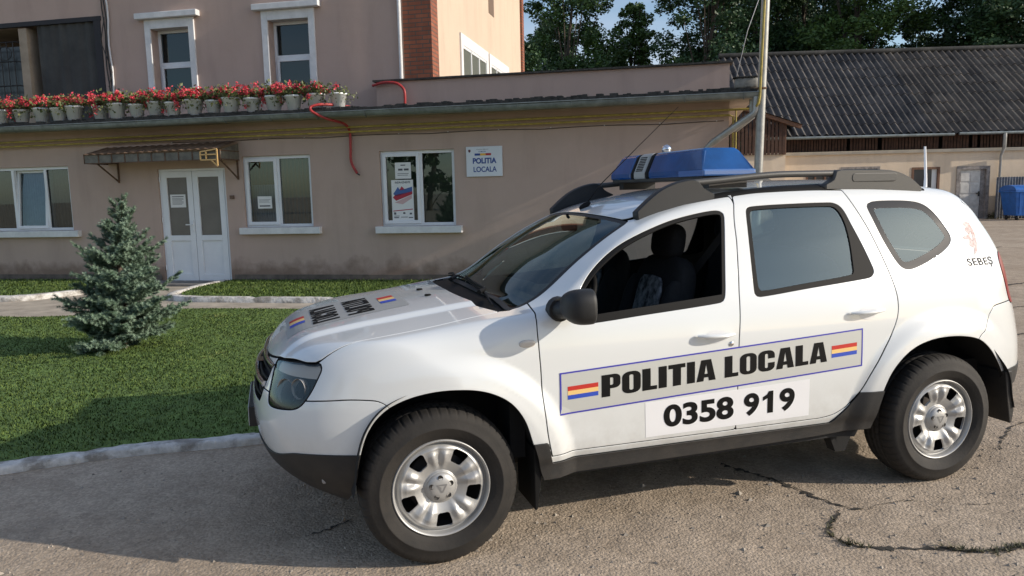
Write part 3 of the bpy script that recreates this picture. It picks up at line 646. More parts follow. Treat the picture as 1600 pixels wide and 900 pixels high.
V_ = [(q[0]-3.0, q[1]-1.15, q[2]-3.3) for q in P]; h = MB(); h.tube(V_, [.024+.003*(i % 2) for i in range(len(V_))], 9); h.build('hose_body', M_hose, hose2)

# grey cast box on the roof corner, purpose not known
cb = empty('roof_box', off_world(8.93, -.1, 3.06), TH, 'old grey floodlight housing lying on the office roof corner', 'lamp')
s = MB(); V, Fc = rounded_box(.36, .2, .16, 6, 8); s.add(xf(V, TR((.18, 0, .09))), Fc, 0, True); s.build('housing', mat('grey_cast_housing', (.28, .27, .24), .7, var=.35, vscale=12), cb)
s = MB(); s.lathe([(0, 0), (.055, 0), (.06, .03)], 16, 'x', (.355, 0, .09)); s.build('lens', mat('dark_opening', (.03, .03, .03), .3), cb); s = MB(); s.box((-.02, -.12, .17), (.34, .1, .185)); s.build('visor', M_roofedge, cb)  # round dark disc marks the opening of the box
cb2 = MB(); cb2.tube([off_world(8.95, -.1, 3.2), off_world(9.1, -.3, 3.9), off_world(9.36, .42, 4.6)], .006, 5)
tag(cb2.build('wire', mat('grey_wire', (.35, .35, .36), .5)), 'thin pale wire from the roof corner up to the leaning pole', 'wire')

# ---------------------------------------------------------------- house behind
house = empty('two_storey_house', BO + NA*1.5, TH, 'taller pink plastered house with brick corner and white window surrounds', 'building')
hh = [(-2.36, -1.50, 3.6, 5.0), (.24, 1.10, 3.6, 5.0), (-12, -3.55, 3.2, 5.28)]
w_ = MB(); wall_sheet(w_, -12, 3.02, 3.03, 8, 0, .3, hh); w_.build('wall', M_wall2, house)
w_ = MB()
w_.add([(3.56,0,3.03),(3.56,9,3.03),(3.56,9,8),(3.56,0,8)], [(0,1,2,3)]); w_.build('wall', M_gable, house, label='gable wall with sunlight put into its plaster colour')
def brick_mat():
    m, t, b = nodes('red_brick'); tc = t.nodes.new('ShaderNodeTexCoord'); br = t.nodes.new('ShaderNodeTexBrick')
    mp = t.nodes.new('ShaderNodeMapping'); mp.inputs['Rotation'].default_value = (R_(90), 0, 0)
    sx = t.nodes.new('ShaderNodeSeparateXYZ'); cx = t.nodes.new('ShaderNodeCombineXYZ'); ad = t.nodes.new('ShaderNodeMath'); ad.operation = 'ADD'
    t.links.new(tc.outputs['Object'], sx.inputs[0]); t.links.new(sx.outputs[0], ad.inputs[0]); t.links.new(sx.outputs[1], ad.inputs[1]); t.links.new(ad.outputs[0], cx.inputs[0]); t.links.new(sx.outputs[2], cx.inputs[1])
    t.links.new(cx.outputs[0], br.inputs['Vector']); br.inputs['Scale'].default_value = 1; br.inputs['Brick Width'].default_value = .26; br.inputs['Row Height'].default_value = .078; br.inputs['Mortar Size'].default_value = .009
    br.inputs['Color1'].default_value = (.36, .12, .065, 1); br.inputs['Color2'].default_value = (.25, .085, .05, 1); br.inputs['Mortar'].default_value = (.13, .10, .08, 1)
    n = t.nodes.new('ShaderNodeTexNoise'); n.inputs['Scale'].default_value = 5; n.inputs['Detail'].default_value = 6; x = t.nodes.new('ShaderNodeMixRGB'); x.blend_type = 'MULTIPLY'; x.inputs[0].default_value = .5
    r = t.nodes.new('ShaderNodeValToRGB'); r.color_ramp.elements[0].position = .3; r.color_ramp.elements[0].color = (.6, .6, .6, 1); r.color_ramp.elements[1].position = .65
    t.links.new(n.outputs[0], r.inputs[0]); t.links.new(br.outputs[0], x.inputs[1]); t.links.new(r.outputs[0], x.inputs[2]); t.links.new(x.outputs[0], b.inputs['Base Color']); b.inputs['Roughness'].default_value = .9
    bp = t.nodes.new('ShaderNodeBump'); bp.inputs['Strength'].default_value = 1; bp.inputs['Distance'].default_value = .012; iv = t.nodes.new('ShaderNodeInvert'); t.links.new(br.outputs['Fac'], iv.inputs[1]); t.links.new(iv.outputs[0], bp.inputs['Height']); t.links.new(bp.outputs[0], b.inputs['Normal'])
    return m
M_brick = brick_mat()
b = MB(); b.box((3.022, -.02, 3.03), (3.58, .40, 8)); b.build('brick_pilaster', M_brick, house); b = MB(); b.box((3.40, 8.75, 3.03), (3.62, 9.05, 8)); b.build('brick_pilaster', M_brick, house)
b = MB(); b.tube([(2.97, -.06, 3.05), (2.97, -.06, 8)], .035, 12); b.build('downpipe', M_whitestone, house)
b = MB(); b.box((-13, -.6, 7.9), (4.2, 9.6, 8.1)); b.build('roof', M_roofedge, house)
for (x0, x1) in ((-2.36, -1.50), (.24, 1.10)):
    s = MB(); s.box((x0-.13, -.035, 3.5), (x0-.001, .30, 5.18)); s.box((x1+.001, -.035, 3.5), (x1+.13, .30, 5.18)); s.box((x0-.001, -.035, 4.998), (x1+.001, .30, 5.18)); s.build('window_surround', M_whitestone, house, bevel=.006)
    s = MB(); s.box((x0-.27, -.14, 5.182), (x1+.27, .0, 5.30)); s.build('window_cornice', M_whitestone, house, bevel=.012)
    f = MB(); frame_rect(f, x0, x1, 3.5, 4.997, .20, .27, .055); f.box((x0+.055, .19, 4.29), (x1-.055, .268, 4.36)); fr = f.build('window', M_upvc, house, bevel=.004)
    g = MB(); sheet(g, x0+.055, x1-.055, 4.36, 4.942, .235); g.build('pane', M_pane_up, fr)
    f = MB(); frame_rect(f, x0+.06, x1-.06, 3.56, 4.285, .16, .22, .05); f.build('sash', M_upvc, fr, bevel=.004); g = MB(); sheet(g, x0+.11, x1-.11, 3.61, 4.235, .19); g.build('pane', M_pane_up, fr)
    g = MB(); g.box((x0-.3, .31, 3.3), (x1+.3, 1.6, 5.2)); g.build('dim_room', M_roomdark, fr)
# gable windows
for (a, b_) in ((2.15, 4.3), (4.75, 6.7)):
    s = MB(); s.box((3.55, a-.16, 3.4), (3.60, a, 4.95)); s.box((3.55, b_, 3.4), (3.60, b_+.16, 4.95)); s.box((3.55, a, 4.72), (3.60, b_, 4.95)); s.build('window_surround', M_whitestone, house)
    f = MB(); f.box((3.561, a, 3.4), (3.575, b_, 4.72), 1)
    for y in np.linspace(a, b_, 4): f.box((3.561, y-.03, 3.4), (3.59, y+.03, 4.72))
    f.box((3.561, a, 4.66), (3.59, b_, 4.72)); f.build('window', [M_upvc, mat('dull_pane', (.16, .17, .15), .15)], house)
s = MB(); s.box((3.55, 4.75, 5.95), (3.57, 5.3, 6.6)); s.build('air_vent', mat('vent_brown', (.16, .11, .08), .8), house)
# loggia on the left
lg = MB(); lg.add([(-12,2.0,3.03),(-3.3,2.0,3.03),(-3.3,2.0,5.4),(-12,2.0,5.4)], [(0,1,2,3)]); lg.add([(-3.55,.3,3.03),(-3.55,2.0,3.03),(-3.55,2.0,5.4),(-3.55,.3,5.4)], [(0,1,2,3)]); lg.add([(-12,.3,5.285),(-3.3,.3,5.285),(-3.3,2.0,5.285),(-12,2.0,5.285)], [(0,1,2,3)])
lg.build('loggia', mat('loggia_cream', (.36, .29, .21), .9, var=.3, vscale=2), house)
lg = MB(); lg.box((-5.55, .02, 3.1), (-5.35, .5, 5.22)); lg.build('loggia_pier', mat('pier_cream', (.40, .32, .24), .9, var=.2, vscale=3), house)
nt_ = MB(); V = []; n = 40
for i in range(n+1):
    x = -5.10+1.50*i/n; V += [(x, .06+.03*math.sin(i*.7), 3.1), (x, .04+.02*math.sin(i*1.1), 5.26+.02*math.sin(i*.5))]
nt_.add(V, [(2*i, 2*i+2, 2*i+3, 2*i+1) for i in range(n)], 0, True); nt_.build('shade_net', mat('dark_shade_net', (.085, .085, .08), .9, col2=(.045, .045, .045), vscale=1.4), house)
nt_ = MB(); nt_.box((-3.68, -.015, 3.1), (-3.52, .05, 5.30)); nt_.box((-12, -.02, 5.25), (-3.5, .06, 5.34)); nt_.build('net_border', mat('dark_border', (.03, .03, .035), .8), house)
gr = MB()
for x in np.arange(-7.6, -5.6, .16): gr.tube([(x, -.02, 3.2), (x, -.02, 4.95)], .011, 5)
for z in (4.95, 4.55, 4.05, 3.6): gr.tube([(-7.6, -.02, z), (-5.6, -.02, z), (-5.6, .35, z)], .014, 5)
for x in np.arange(-7.5, -5.7, .4): gr.tube([(x+.18*math.cos(t), -.03, 4.72+.14*math.sin(t)) for t in np.linspace(0, 6.28, 14)], .010, 5)
for y in (.1, .22, .35): gr.tube([(-5.6, y, 3.2), (-5.6, y, 4.95)], .011, 5)
gr.build('window_grille', mat('black_wrought_iron', (.015, .015, .016), .5), house)
gw = MB(); gw.box((-7.6, .42, 3.2), (-5.75, .5, 4.95)); gw.build('dark_window', mat('dim_window', (.03, .035, .04), .15), house)
cb_ = MB()
for k, dx in enumerate((0, .05, .10)):
    cb_.tube([(-3.42+dx+.02*math.sin(i*1.3+k), -.03, 6.5-i*.25) for i in range(14)], .012 if k < 2 else .018, 6, mi=0 if k < 2 else 1)
cb_.tube([(-3.40, -.03, 5.3), (-3.5, -.06, 4.8), (-3.36, -.05, 4.4), (-3.30, -.05, 4.2), (-3.42, -.04, 3.9)], .009, 6)
cb_.build('cable', [mat('cable_black', (.03, .03, .03), .6), M_whitestone], house)
# ================================================================== FLOWER POTS on the roof edge
M_pot = mat('white_plastic_pot', (.95, .98, 1.0), .4, var=.03, vscale=10); M_pot2 = mat('translucent_pot', (.34, .40, .40), .3)
M_leaf = mat('geranium_leaf', (.075, .12, .035), .55, col2=(.16, .16, .06), vscale=14)
M_flow = mat('geranium_red', (.58, .03, .045), .5, col2=(.72, .10, .14), vscale=18); M_dry = mat('pot_soil', (.06, .04, .025), .95)
def leaf_cloud(n, f, size, seed, up=.4):
    """n small folded leaves at points from f(rng)"""
    r = np.random.default_rng(seed); V = []; Fc = []
    for i in range(n):
        p = np.array(f(r)); d = r.normal(0, 1, 3); d /= np.linalg.norm(d); e = np.cross(d, r.normal(0, 1, 3)); e /= np.linalg.norm(e); s = size*r.uniform(.6, 1.3); m = np.cross(d, e)*s*.25
        k = len(V); V += [p-d*s, p+e*s*.7+m, p+d*s, p-e*s*.7+m]; Fc += [(k, k+1, k+2), (k, k+2, k+3)]
    return V, Fc
pot_var = []
for v in range(4):
    r = np.random.default_rng(50+v)
    g = MB(); g.lathe([(0, 0), (.085, 0), (.118, .19), (.128, .19), (.130, .215), (.118, .215), (.112, .185), (0, .185)], 20); pot = g
    fol = leaf_cloud(300, lambda q: (q.normal(0, .125), q.normal(0, .09), .20+abs(q.normal(0, .065))+.02), .028, 60+v)
    low = leaf_cloud(60, lambda q: (q.normal(0, .13), -.06+q.normal(0, .08), .19-abs(q.normal(0, .06))), .024, 80+v)
    heads = [(q[0], q[1], q[2]) for q in zip(r.normal(0, .13, 26), r.normal(-.03, .09, 26), .255+np.abs(r.normal(0, .055, 26)))] + [(r.normal(0, .12), -.12, r.uniform(.08, .2)) for _ in range(v)]
    VF = [], []
    for hx in heads:
        V, Fc = leaf_cloud(22, lambda q, hx=hx: tuple(np.array(hx)+q.normal(0, .020, 3)), .017, int(abs(hx[0])*1e5) % 9999)
        n0 = len(VF[0]); VF[0].extend(V); VF[1].extend([tuple(i+n0 for i in f) for f in Fc])
    stems = MB()
    for hx in heads: stems.tube([(hx[0]*.3, hx[1]*.3, .19), (hx[0]*.8, hx[1]*.8, hx[2]-.02), hx], .0025, 4)
    pot_var.append((pot, fol, low, VF, stems))
ordn = 'first second third fourth fifth sixth seventh eighth ninth tenth eleventh twelfth thirteenth fourteenth fifteenth sixteenth seventeenth eighteenth nineteenth twentieth'.split()
pu = [-5.1, -4.72, -4.37, -3.94, -3.53, -3.10, -2.80, -2.26, -1.87, -1.48, -1.10, -.72, -.32, .05, .42, .82, 1.22, 1.62, 2.02, 2.42]
cache = {}
for i, u in enumerate(pu):
    v = i % 4 if i < 19 else 0
    t = empty('flower_pot', off_world(u, -.26+.03*math.sin(i*2.1), 3.045), TH+i*1.7, '%s%s pot of red geraniums from the left end of the roof edge row' % (ordn[i], ' white' if i != 13 else ' pale glassy'), 'flower pot', 'geranium pots along the roof edge')
    sc_ = 1.20 + .07*math.sin(i*3.3); t.scale = (sc_,)*3
    if i == 19: tag(t, label='last white pot at the right end of the roof edge row, nearly without flowers')
    if v not in cache:
        pot, fol, low, VF, stems = pot_var[v]
        me1 = pot.build('pot', [M_pot], t); fo = raw_mesh('foliage', list(fol[0])+list(low[0]), np.vstack([np.array(fol[1]), np.array(low[1])+len(fol[0])]), M_leaf, smooth=False)
        fl = raw_mesh('blossoms', VF[0], VF[1], M_flow, smooth=False); link('foliage', fo, t); link('blossoms', fl, t); st = stems.build('stems', M_leaf, t)
        cache[v] = (me1.data, fo, fl, st.data)
    else:
        a, fo, fl, st = cache[v]; link('pot', a, t); 
        if i != 19: link('foliage', fo, t); link('blossoms', fl, t); link('stems', st, t)
        else: link('foliage', fo, t).scale = (.7, .7, .8)

# ================================================================== BLUE SPRUCE on the lawn
M_bark = mat('grey_bark', (.11, .085, .065), .95, var=.4, vscale=20, bump=.8, bscale=40)
def needle_mat():
    m, t, b = nodes('blue_spruce_needles'); tc = t.nodes.new('ShaderNodeTexCoord'); n = t.nodes.new('ShaderNodeTexNoise'); n.inputs['Scale'].default_value = 9; n.inputs['Detail'].default_value = 3
    r = t.nodes.new('ShaderNodeValToRGB'); e = r.color_ramp.elements; e[0].position = .32; e[0].color = (.085, .14, .085, 1); e[1].position = .68; e[1].color = (.25, .34, .25, 1)
    t.links.new(tc.outputs['Object'], n.inputs[0]); t.links.new(n.outputs[0], r.inputs[0]); t.links.new(r.outputs[0], b.inputs['Base Color']); b.inputs['Roughness'].default_value = .5; b.inputs['Specular IOR Level'].default_value = .3; return m
M_needle = needle_mat()
SPR = (-2.19, 4.72, .05)
spruce = empty('blue_spruce', SPR, .4, 'small bluish green spruce standing on the lawn', 'tree')
H = 1.56; r = np.random.default_rng(5)
def trunk_pt(z): return np.array([.10*(z/H)**1.5*math.cos(-.4)+.012*math.sin(z*5), .10*(z/H)**1.5*math.sin(-.4), z])
g = MB(); g.tube([tuple(trunk_pt(H*k/14)) for k in range(15)], [.035*(1-k/15)+.004 for k in range(15)], 8)
NV = []; 
def needles(a, b, n, L):
    d = b-a; l = np.linalg.norm(d)
    if l < 1e-5: return
    d = d/l; s = np.cross(d, [0, 0, 1.0]); 
    if np.linalg.norm(s) < .1: s = np.cross(d, [1.0, 0, 0])
    s /= np.linalg.norm(s); q = np.cross(s, d)
    k = max(3, int(n*l)); t = r.random(k); ph = r.uniform(0, 6.28, k); LL = L*r.uniform(.75, 1.2, k)
    o = a + d*(t*l)[:, None]; rad = s*np.cos(ph)[:, None]+q*np.sin(ph)[:, None]; tip = o+(rad*.75+d*.62)*LL[:, None]; w2 = np.cross(rad, d)*.0030
    NV.append(np.stack([o-w2, o+w2, tip], 1))
nw = 17
for wi in range(nw):
    f = wi/(nw-1); z = .13+(H-.23)*f**.92; Lb = (.53*(1-f)**.84+.085)*(1-.26*(1-min(1, f*4.5)))
    nb = int(12-5*f)
    for k in range(nb):
        a = k*6.283/nb+wi*1.1+r.normal(0, .13); L = Lb*r.uniform(.60, 1.10)*(1+.12*math.sin(a*2+wi)); el = .10+.70*f+r.normal(0, .13)
        z0 = z+r.normal(0, .04); b0 = trunk_pt(z0); dirv = np.array([math.cos(a)*math.cos(el), math.sin(a)*math.cos(el), math.sin(el)])
        P = [b0 + dirv*L*s + np.array([0, 0, -.10*L*math.sin(s*2.2)*(1-f)+.12*L*s*s]) for s in np.linspace(0, 1, 7)]
        g.tube([tuple(p) for p in P[::2]], [.008, .006, .004, .002], 4, cap=False)
        for i in range(1, 6):
            needles(P[i], P[i+1], 1000, .033)
            tw = int(2+3*(1-f))
            for s_ in (-1, 1):
                for tt in np.linspace(.1, .9, max(1, tw-1)):
                    o = P[i]*(1-tt)+P[i+1]*tt; sd_ = np.cross(dirv, [0, 0, 1]); sd_ /= np.linalg.norm(sd_)+1e-9
                    tl = L*(.34*(1-i/6.5)+.10)*r.uniform(.6, 1.15); d2 = dirv*.72+sd_*s_*.68+np.array([0, 0, r.normal(.18, .24)]); d2 /= np.linalg.norm(d2)
                    e_ = o+d2*tl; needles(o, e_, 860, .031)
                    if tl > .12:
                        for s2 in (-1, 1):
                            m_ = o+d2*tl*.5; d3 = d2*.7+np.cross(d2, [0, 0, 1.0])*s2*.6; needles(m_, m_+d3*tl*.42, 760, .024)
needles(trunk_pt(H-.28), trunk_pt(H)+np.array([0, 0, .03]), 900, .024)
g.build('trunk', M_bark, spruce)
NVa = np.concatenate(NV); link('crown', raw_mesh('crown', NVa.reshape(-1, 3), np.arange(len(NVa)*3).reshape(-1, 3), M_needle, smooth=False), spruce)
print('needles', len(NVa))

# ================================================================== BROADLEAF TREES behind
def tree_mats(c1, c2, c3):
    m, t, b = nodes('tree_foliage'); tc = t.nodes.new('ShaderNodeTexCoord'); n = t.nodes.new('ShaderNodeTexNoise'); n.inputs['Scale'].default_value = .55; n.inputs['Detail'].default_value = 6; n.inputs['Roughness'].default_value = .7
    r = t.nodes.new('ShaderNodeValToRGB'); e = r.color_ramp.elements; e[0].position = .34; e[0].color = (*c1, 1); e[1].position = .56; e[1].color = (*c2, 1); q = e.new(.72); q.color = (*c3, 1)
    t.links.new(tc.outputs['Object'], n.inputs[0]); t.links.new(n.outputs[0], r.inputs[0]); t.links.new(r.outputs[0], b.inputs['Base Color']); b.inputs['Roughness'].default_value = .5; b.inputs['Specular IOR Level'].default_value = .35
    return m
M_t = [tree_mats((.030, .065, .018), (.055, .110, .028), (.095, .165, .038)), tree_mats((.026, .058, .024), (.044, .090, .032), (.070, .130, .042)), tree_mats((.045, .085, .022), (.080, .145, .034), (.135, .205, .05))]
def make_tree(name, loc, H, R, seed, m, label, leaf=.17, nclump=70, dens=1, base=.18, group='tall trees behind the roofs'):
    r = np.random.default_rng(seed); root = empty(name, loc, r.uniform(0, 6), label, 'tree', group)
    g = MB(); tp = [(0.25*math.sin(k*.8+seed), .2*math.cos(k*.9), H*.86*k/9) for k in range(10)]
    g.tube(tp, [.24*(1-k/10)+.03 for k in range(10)], 9)
    cl = []
    for i in range(nclump):
        f = r.uniform(base, .98); a = r.uniform(0, 6.28)
        env = math.sin(min(1, (f-base+.10)/(1.12-base))**.75*math.pi)**.6
        rad = R*env*r.uniform(.30, 1.08)
        c = np.array([rad*math.cos(a), rad*math.sin(a), f*H]); cl.append((c, r.uniform(.07, .16)*R*1.5*(.6+.6*env)))
        if i % 9 == 0:
            k = int(min(8, f*9*.7)); g.tube([tp[k], tuple((np.array(tp[k])+c)/2+np.array([0, 0, .3])), tuple(c)], [.06, .04, .02], 5, cap=False)
    g.build('trunk', M_bark, root)
    LV = []
    for c, s in cl:
        n = int(110*dens*(s/1.0)**1.3)+25
        d = r.normal(0, 1, (n, 3)); d /= np.linalg.norm(d, axis=1)[:, None]; rr = s*r.uniform(.25, 1.0, n)**.45*(1+.35*r.normal(0, 1, n)*.5)
        p = c + d*rr[:, None]*np.array([1.15, 1.15, .8])
        u = r.normal(0, 1, (n, 3)); u[:, 2] *= .6; u /= np.linalg.norm(u, axis=1)[:, None]; v = np.cross(u, r.normal(0, 1, (n, 3))); v /= np.linalg.norm(v, axis=1)[:, None]
        sz = leaf*r.uniform(.5, 1.3, n)[:, None]
        LV.append(np.stack([p-u*sz, p+v*sz*.55, p+u*sz, p-v*sz*.55], 1))
    A = np.concatenate(LV); 
    link('crown', raw_mesh('crown', A.reshape(-1, 3), np.arange(len(A)*4).reshape(-1, 4), m, smooth=False), root); return root
cp = Vector((-.6084, -3.8951, 0))
def dirpt(u, dist):
    x = (u-800)/1186.3; d = rt*x + fw; d = Vector((d.x, d.y, 0)).normalized(); return cp + d*dist
TL = [  # bearing as photo column, distance, height, radius, material, label
 (822, 46, 10.2, 3.0, 1, 'low dark tree right beside the sunlit gable corner'),
 (895, 50, 17, 3.3, 0, 'big dense round tree rising behind the flat parapet'),
 (990, 54, 14.2, 2.2, 2, 'lighter pointed tree between two darker crowns'),
 (955, 60, 12.0, 3.2, 1, 'dark tree filling the gap behind the pointed tree'),
 (1040, 58, 9.6, 3.2, 1, 'low bushy tree under the pale gap in the treeline'),
 (1105, 47, 18, 3.4, 1, 'tall dark tree left of the grey pole'),
 (1180, 52, 18, 4.2, 0, 'tall dark tree directly behind the grey pole'),
 (1240, 55, 18, 4.4, 1, 'bluish dark tree just right of the grey pole'),
 (1330, 50, 17.5, 3.4, 2, 'bright green willowy tree above the corrugated roof'),
 (1415, 60, 12.8, 2.6, 1, 'small dark tree in the dip of the treeline above the barn'),
 (1500, 54, 17, 3.4, 0, 'dark tree right of the treeline dip above the barn'),
 (1590, 50, 18, 4.2, 1, 'dark spreading tree at the far right above the barn'),
 (1660, 54, 18, 5.6, 0, 'dark tree at the very right edge behind the barn'),
 (1275, 62, 18, 4.2, 1, 'deep green tree behind the bright willowy one'),
 (875, 62, 15, 3.4, 1, 'shaded tree behind the big round crown')]
for i, (u, d, H_, R__, k, lb_) in enumerate(TL):
    make_tree('broadleaf_tree', tuple(dirpt(u, d)), H_, R__, 100+i, M_t[k], lb_, leaf=.115, nclump=170, dens=3.6, base=.08)
# scrub filling the foot of the tree line
V, Fc = leaf_cloud(16000, lambda q: tuple(dirpt(q.uniform(760, 1750), q.uniform(58, 68)) + Vector((0, 0, abs(q.normal(0, 3.6))))), .33, 9)
link('undergrowth', raw_mesh('undergrowth', V, Fc, M_t[1], smooth=False), label='dark undergrowth at the foot of the tree line', cat='undergrowth', kind='stuff')

# ================================================================== BARN at the right
BB = Vector((27.6, 20.8, 0)); BT = R_(-20)
barn = empty('barn', BB, BT, 'long low beige barn with dark corrugated roof and brown slat band', 'building')
M_barnwall = plaster('beige_barn_plaster', (.76, .63, .48), (.66, .54, .41), True)
M_slat = mat('brown_slats', (.10, .05, .032), .9, col2=(.045, .025, .018), vscale=6); M_dark = mat('dark_void', (.02, .018, .016), .9)
hol = [(-1.02, .32, 0, 2.2), (-2.85, -1.70, 1.15, 2.2), (-5.75, -4.15, .9, 2.28), (-7.2, -6.0, 1.1, 2.15), (2.35, 3.6, 1.3, 2.2), (6, 7.2, 1.3, 2.2)]
w_ = MB(); wall_sheet(w_, -9.7, 14, 0, 2.80, 0, .25, hol); w_.build('wall', M_barnwall, barn)
w_ = MB(); w_.box((-9.7, -.10, 2.80), (14, .25, 2.93)); w_.build('cornice', mat('cream_cornice', (.62, .54, .42), .85, var=.15, vscale=2), barn)
s = MB(); r = np.random.default_rng(11); x = -9.65
while x < 14:
    wd = r.uniform(.075, .105); 
    if r.random() > .05: s.box((x, .12+r.uniform(0, .015), 2.93), (x+wd, .145, 3.55+r.uniform(-.02, .02)))
    x += wd+r.uniform(.02, .05)
s.build('slat_band', M_slat, barn)
s = MB(); s.box((-9.65, 1.0, 2.93), (14, 1.05, 3.8)); s.box((-9.65, .26, 2.80), (14, 5, 2.93)); s.build('loft_interior', M_dark, barn)
s = MB(); s.box((-9.65, .26, 0), (14, 3, .02)); s.box((-9.65, 2.5, 0), (14, 2.55, 2.8)); s.build('room_interior', M_roomdark, barn)
def corr_mat(name, c1, c2, c3):
    m, t, b = nodes(name); tc = t.nodes.new('ShaderNodeTexCoord'); mp = t.nodes.new('ShaderNodeMapping'); mp.inputs['Scale'].default_value = (1, .3, .3)
    n = t.nodes.new('ShaderNodeTexNoise'); n.inputs['Scale'].default_value = 2.4; n.inputs['Detail'].default_value = 9; n.inputs['Roughness'].default_value = .75
    r = t.nodes.new('ShaderNodeValToRGB'); e = r.color_ramp.elements; e[0].position = .32; e[0].color = (*c1, 1); e[1].position = .52; e[1].color = (*c2, 1); q = e.new(.7); q.color = (*c3, 1)
    t.links.new(tc.outputs['Object'], mp.inputs[0]); t.links.new(mp.outputs[0], n.inputs[0]); t.links.new(n.outputs[0], r.inputs[0])
    # sheet by sheet tone
    m2 = t.nodes.new('ShaderNodeMapping'); m2.inputs['Scale'].default_value = (.95, 1.3, .001); vo = t.nodes.new('ShaderNodeTexVoronoi'); vo.distance = 'CHEBYCHEV'; vo.inputs['Scale'].default_value = 1; vo.inputs['Randomness'].default_value = .35
    t.links.new(tc.outputs['Object'], m2.inputs[0]); t.links.new(m2.outputs[0], vo.inputs['Vector']); sp = t.nodes.new('ShaderNodeSeparateColor'); t.links.new(vo.outputs['Color'], sp.inputs[0])
    r2 = t.nodes.new('ShaderNodeValToRGB'); r2.color_ramp.elements[0].color = (.72, .72, .72, 1); r2.color_ramp.elements[1].color = (1.3, 1.27, 1.2, 1); t.links.new(sp.outputs[0], r2.inputs[0]); x = t.nodes.new('ShaderNodeMixRGB'); x.blend_type = 'MULTIPLY'; x.inputs[0].default_value = 1; t.links.new(r.outputs[0], x.inputs[1]); t.links.new(r2.outputs[0], x.inputs[2])
    t.links.new(x.outputs[0], b.inputs['Base Color']); b.inputs['Roughness'].default_value = .9; return m
def corr_roof(name, x0, x1, m, seed):
    pit = .30; nx = int((x1-x0)/pit*8); rows = 9; V = []; r = np.random.default_rng(seed)
    L0 = np.array([-.35, 3.57]); L1 = np.array([5.2, 7.75]); d = L1-L0; nrm = np.array([-d[1], d[0]])/np.linalg.norm(d)
    for i in range(nx+1):
        x = x0+(x1-x0)*i/nx
        for k in range(rows):
            for half_ in (0, 1):     # every sheet row laps over the one below
                f = (k+half_)/rows; y, z = L0+d*f; o = .055*math.sin(x/pit*6.283) + (.028 if half_ == 0 else 0) + .012*math.sin(x*1.7+k)
                V.append((x, y+nrm[0]*o, z+nrm[1]*o))
    m_ = rows*2; Fc = [(i*m_+k, (i+1)*m_+k, (i+1)*m_+k+1, i*m_+k+1) for i in range(nx) for k in range(m_-1)]
    g = MB(); g.add(V, Fc, 0, False); o = g.build(name, m, barn, recalc=False); o.data.polygons.foreach_set('use_smooth', [False]*len(o.data.polygons)); return o
corr_roof('roof', -9.75, -2.1, corr_mat('fibre_cement_dark', (.035, .034, .036), (.085, .078, .075), (.15, .135, .125)), 1)
corr_roof('roof', -2.1, 14, corr_mat('fibre_cement_brown', (.05, .042, .036), (.115, .098, .083), (.17, .15, .125)), 2)
s = MB(); s.tube([(-9.75, 5.2, 7.80), (14, 5.2, 7.80)], .13, 8); s.build('ridge', corr_mat('ridge_dark', (.02, .02, .02), (.04, .04, .038), (.08, .075, .07)), barn)
s = MB(); s.tube([(-9.0, -.42, 3.50), (-1.4, -.42, 3.50)], .06, 8); s.tube([(-1.2, -.42, 3.52), (14, -.42, 3.50)], .06, 8); s.build('gutter', M_gutter, barn)
s = MB(); s.tube([(.62, -.42, 3.5), (.62, -.42, 2.95), (.66, -.14, 2.6), (.66, -.10, 0)], [.07, .07, .05, .05], 8); s.build('downpipe', M_zinc, barn)
M_oldwood = mat('weathered_grey_wood', (.30, .27, .25), .9, var=.4, vscale=7); M_oldwhite = mat('old_white_door', (.62, .60, .56), .7, var=.2, vscale=5)
s = MB(); frame_rect(s, -1.02, .32, -.1, 2.2, -.04, .12, .14); bd = s.build('door', M_oldwood, barn)
s = MB(); s.box((-.88, .04, 0), (-.02, .09, 2.06))
for i in range(2):
    for k in range(4): s.box((-.82+i*.40, .025, .10+k*.49), (-.48+i*.40, .042, .50+k*.49))
s.build('door_leaf', M_oldwhite, bd, bevel=.01); s = MB(); s.box((.0, .06, 0), (.18, .10, 2.06)); s.build('side_board', M_oldwood, bd); s = MB(); s.box((-.10, -.03, .95), (-.06, .02, 1.15)); s.box((-.2, -.05, 1.05), (-.06, -.02, 1.09)); s.build('handle', M_blackrub, bd)
M_brownf = mat('brown_frame', (.17, .085, .05), .7, var=.3, vscale=8); M_dimw = mat('dim_pane', (.03, .035, .045), .1)
for (a, b_, c, d, m_, nm) in ((-2.85, -1.70, 1.15, 2.2, M_brownf, 2), (-5.75, -4.15, .9, 2.28, M_oldwood, 3), (-7.2, -6.0, 1.1, 2.15, M_brownf, 3), (2.35, 3.6, 1.3, 2.2, M_brownf, 2), (6, 7.2, 1.3, 2.2, M_brownf, 2)):
    s = MB(); frame_rect(s, a, b_, c, d, -.02, .1, .09)
    for q in np.linspace(a, b_, nm+1)[1:-1]: s.box((q-.035, 0, c), (q+.035, .08, d))
    fr = s.build('window', m_, barn); g = MB(); sheet(g, a+.05, b_-.05, c+.05, d-.05, .06); g.build('pane', M_dimw, fr)
g = MB(); sheet(g, -2.0, -1.80, 1.25, 2.12, .055); g.build('curtain', M_paper, barn)
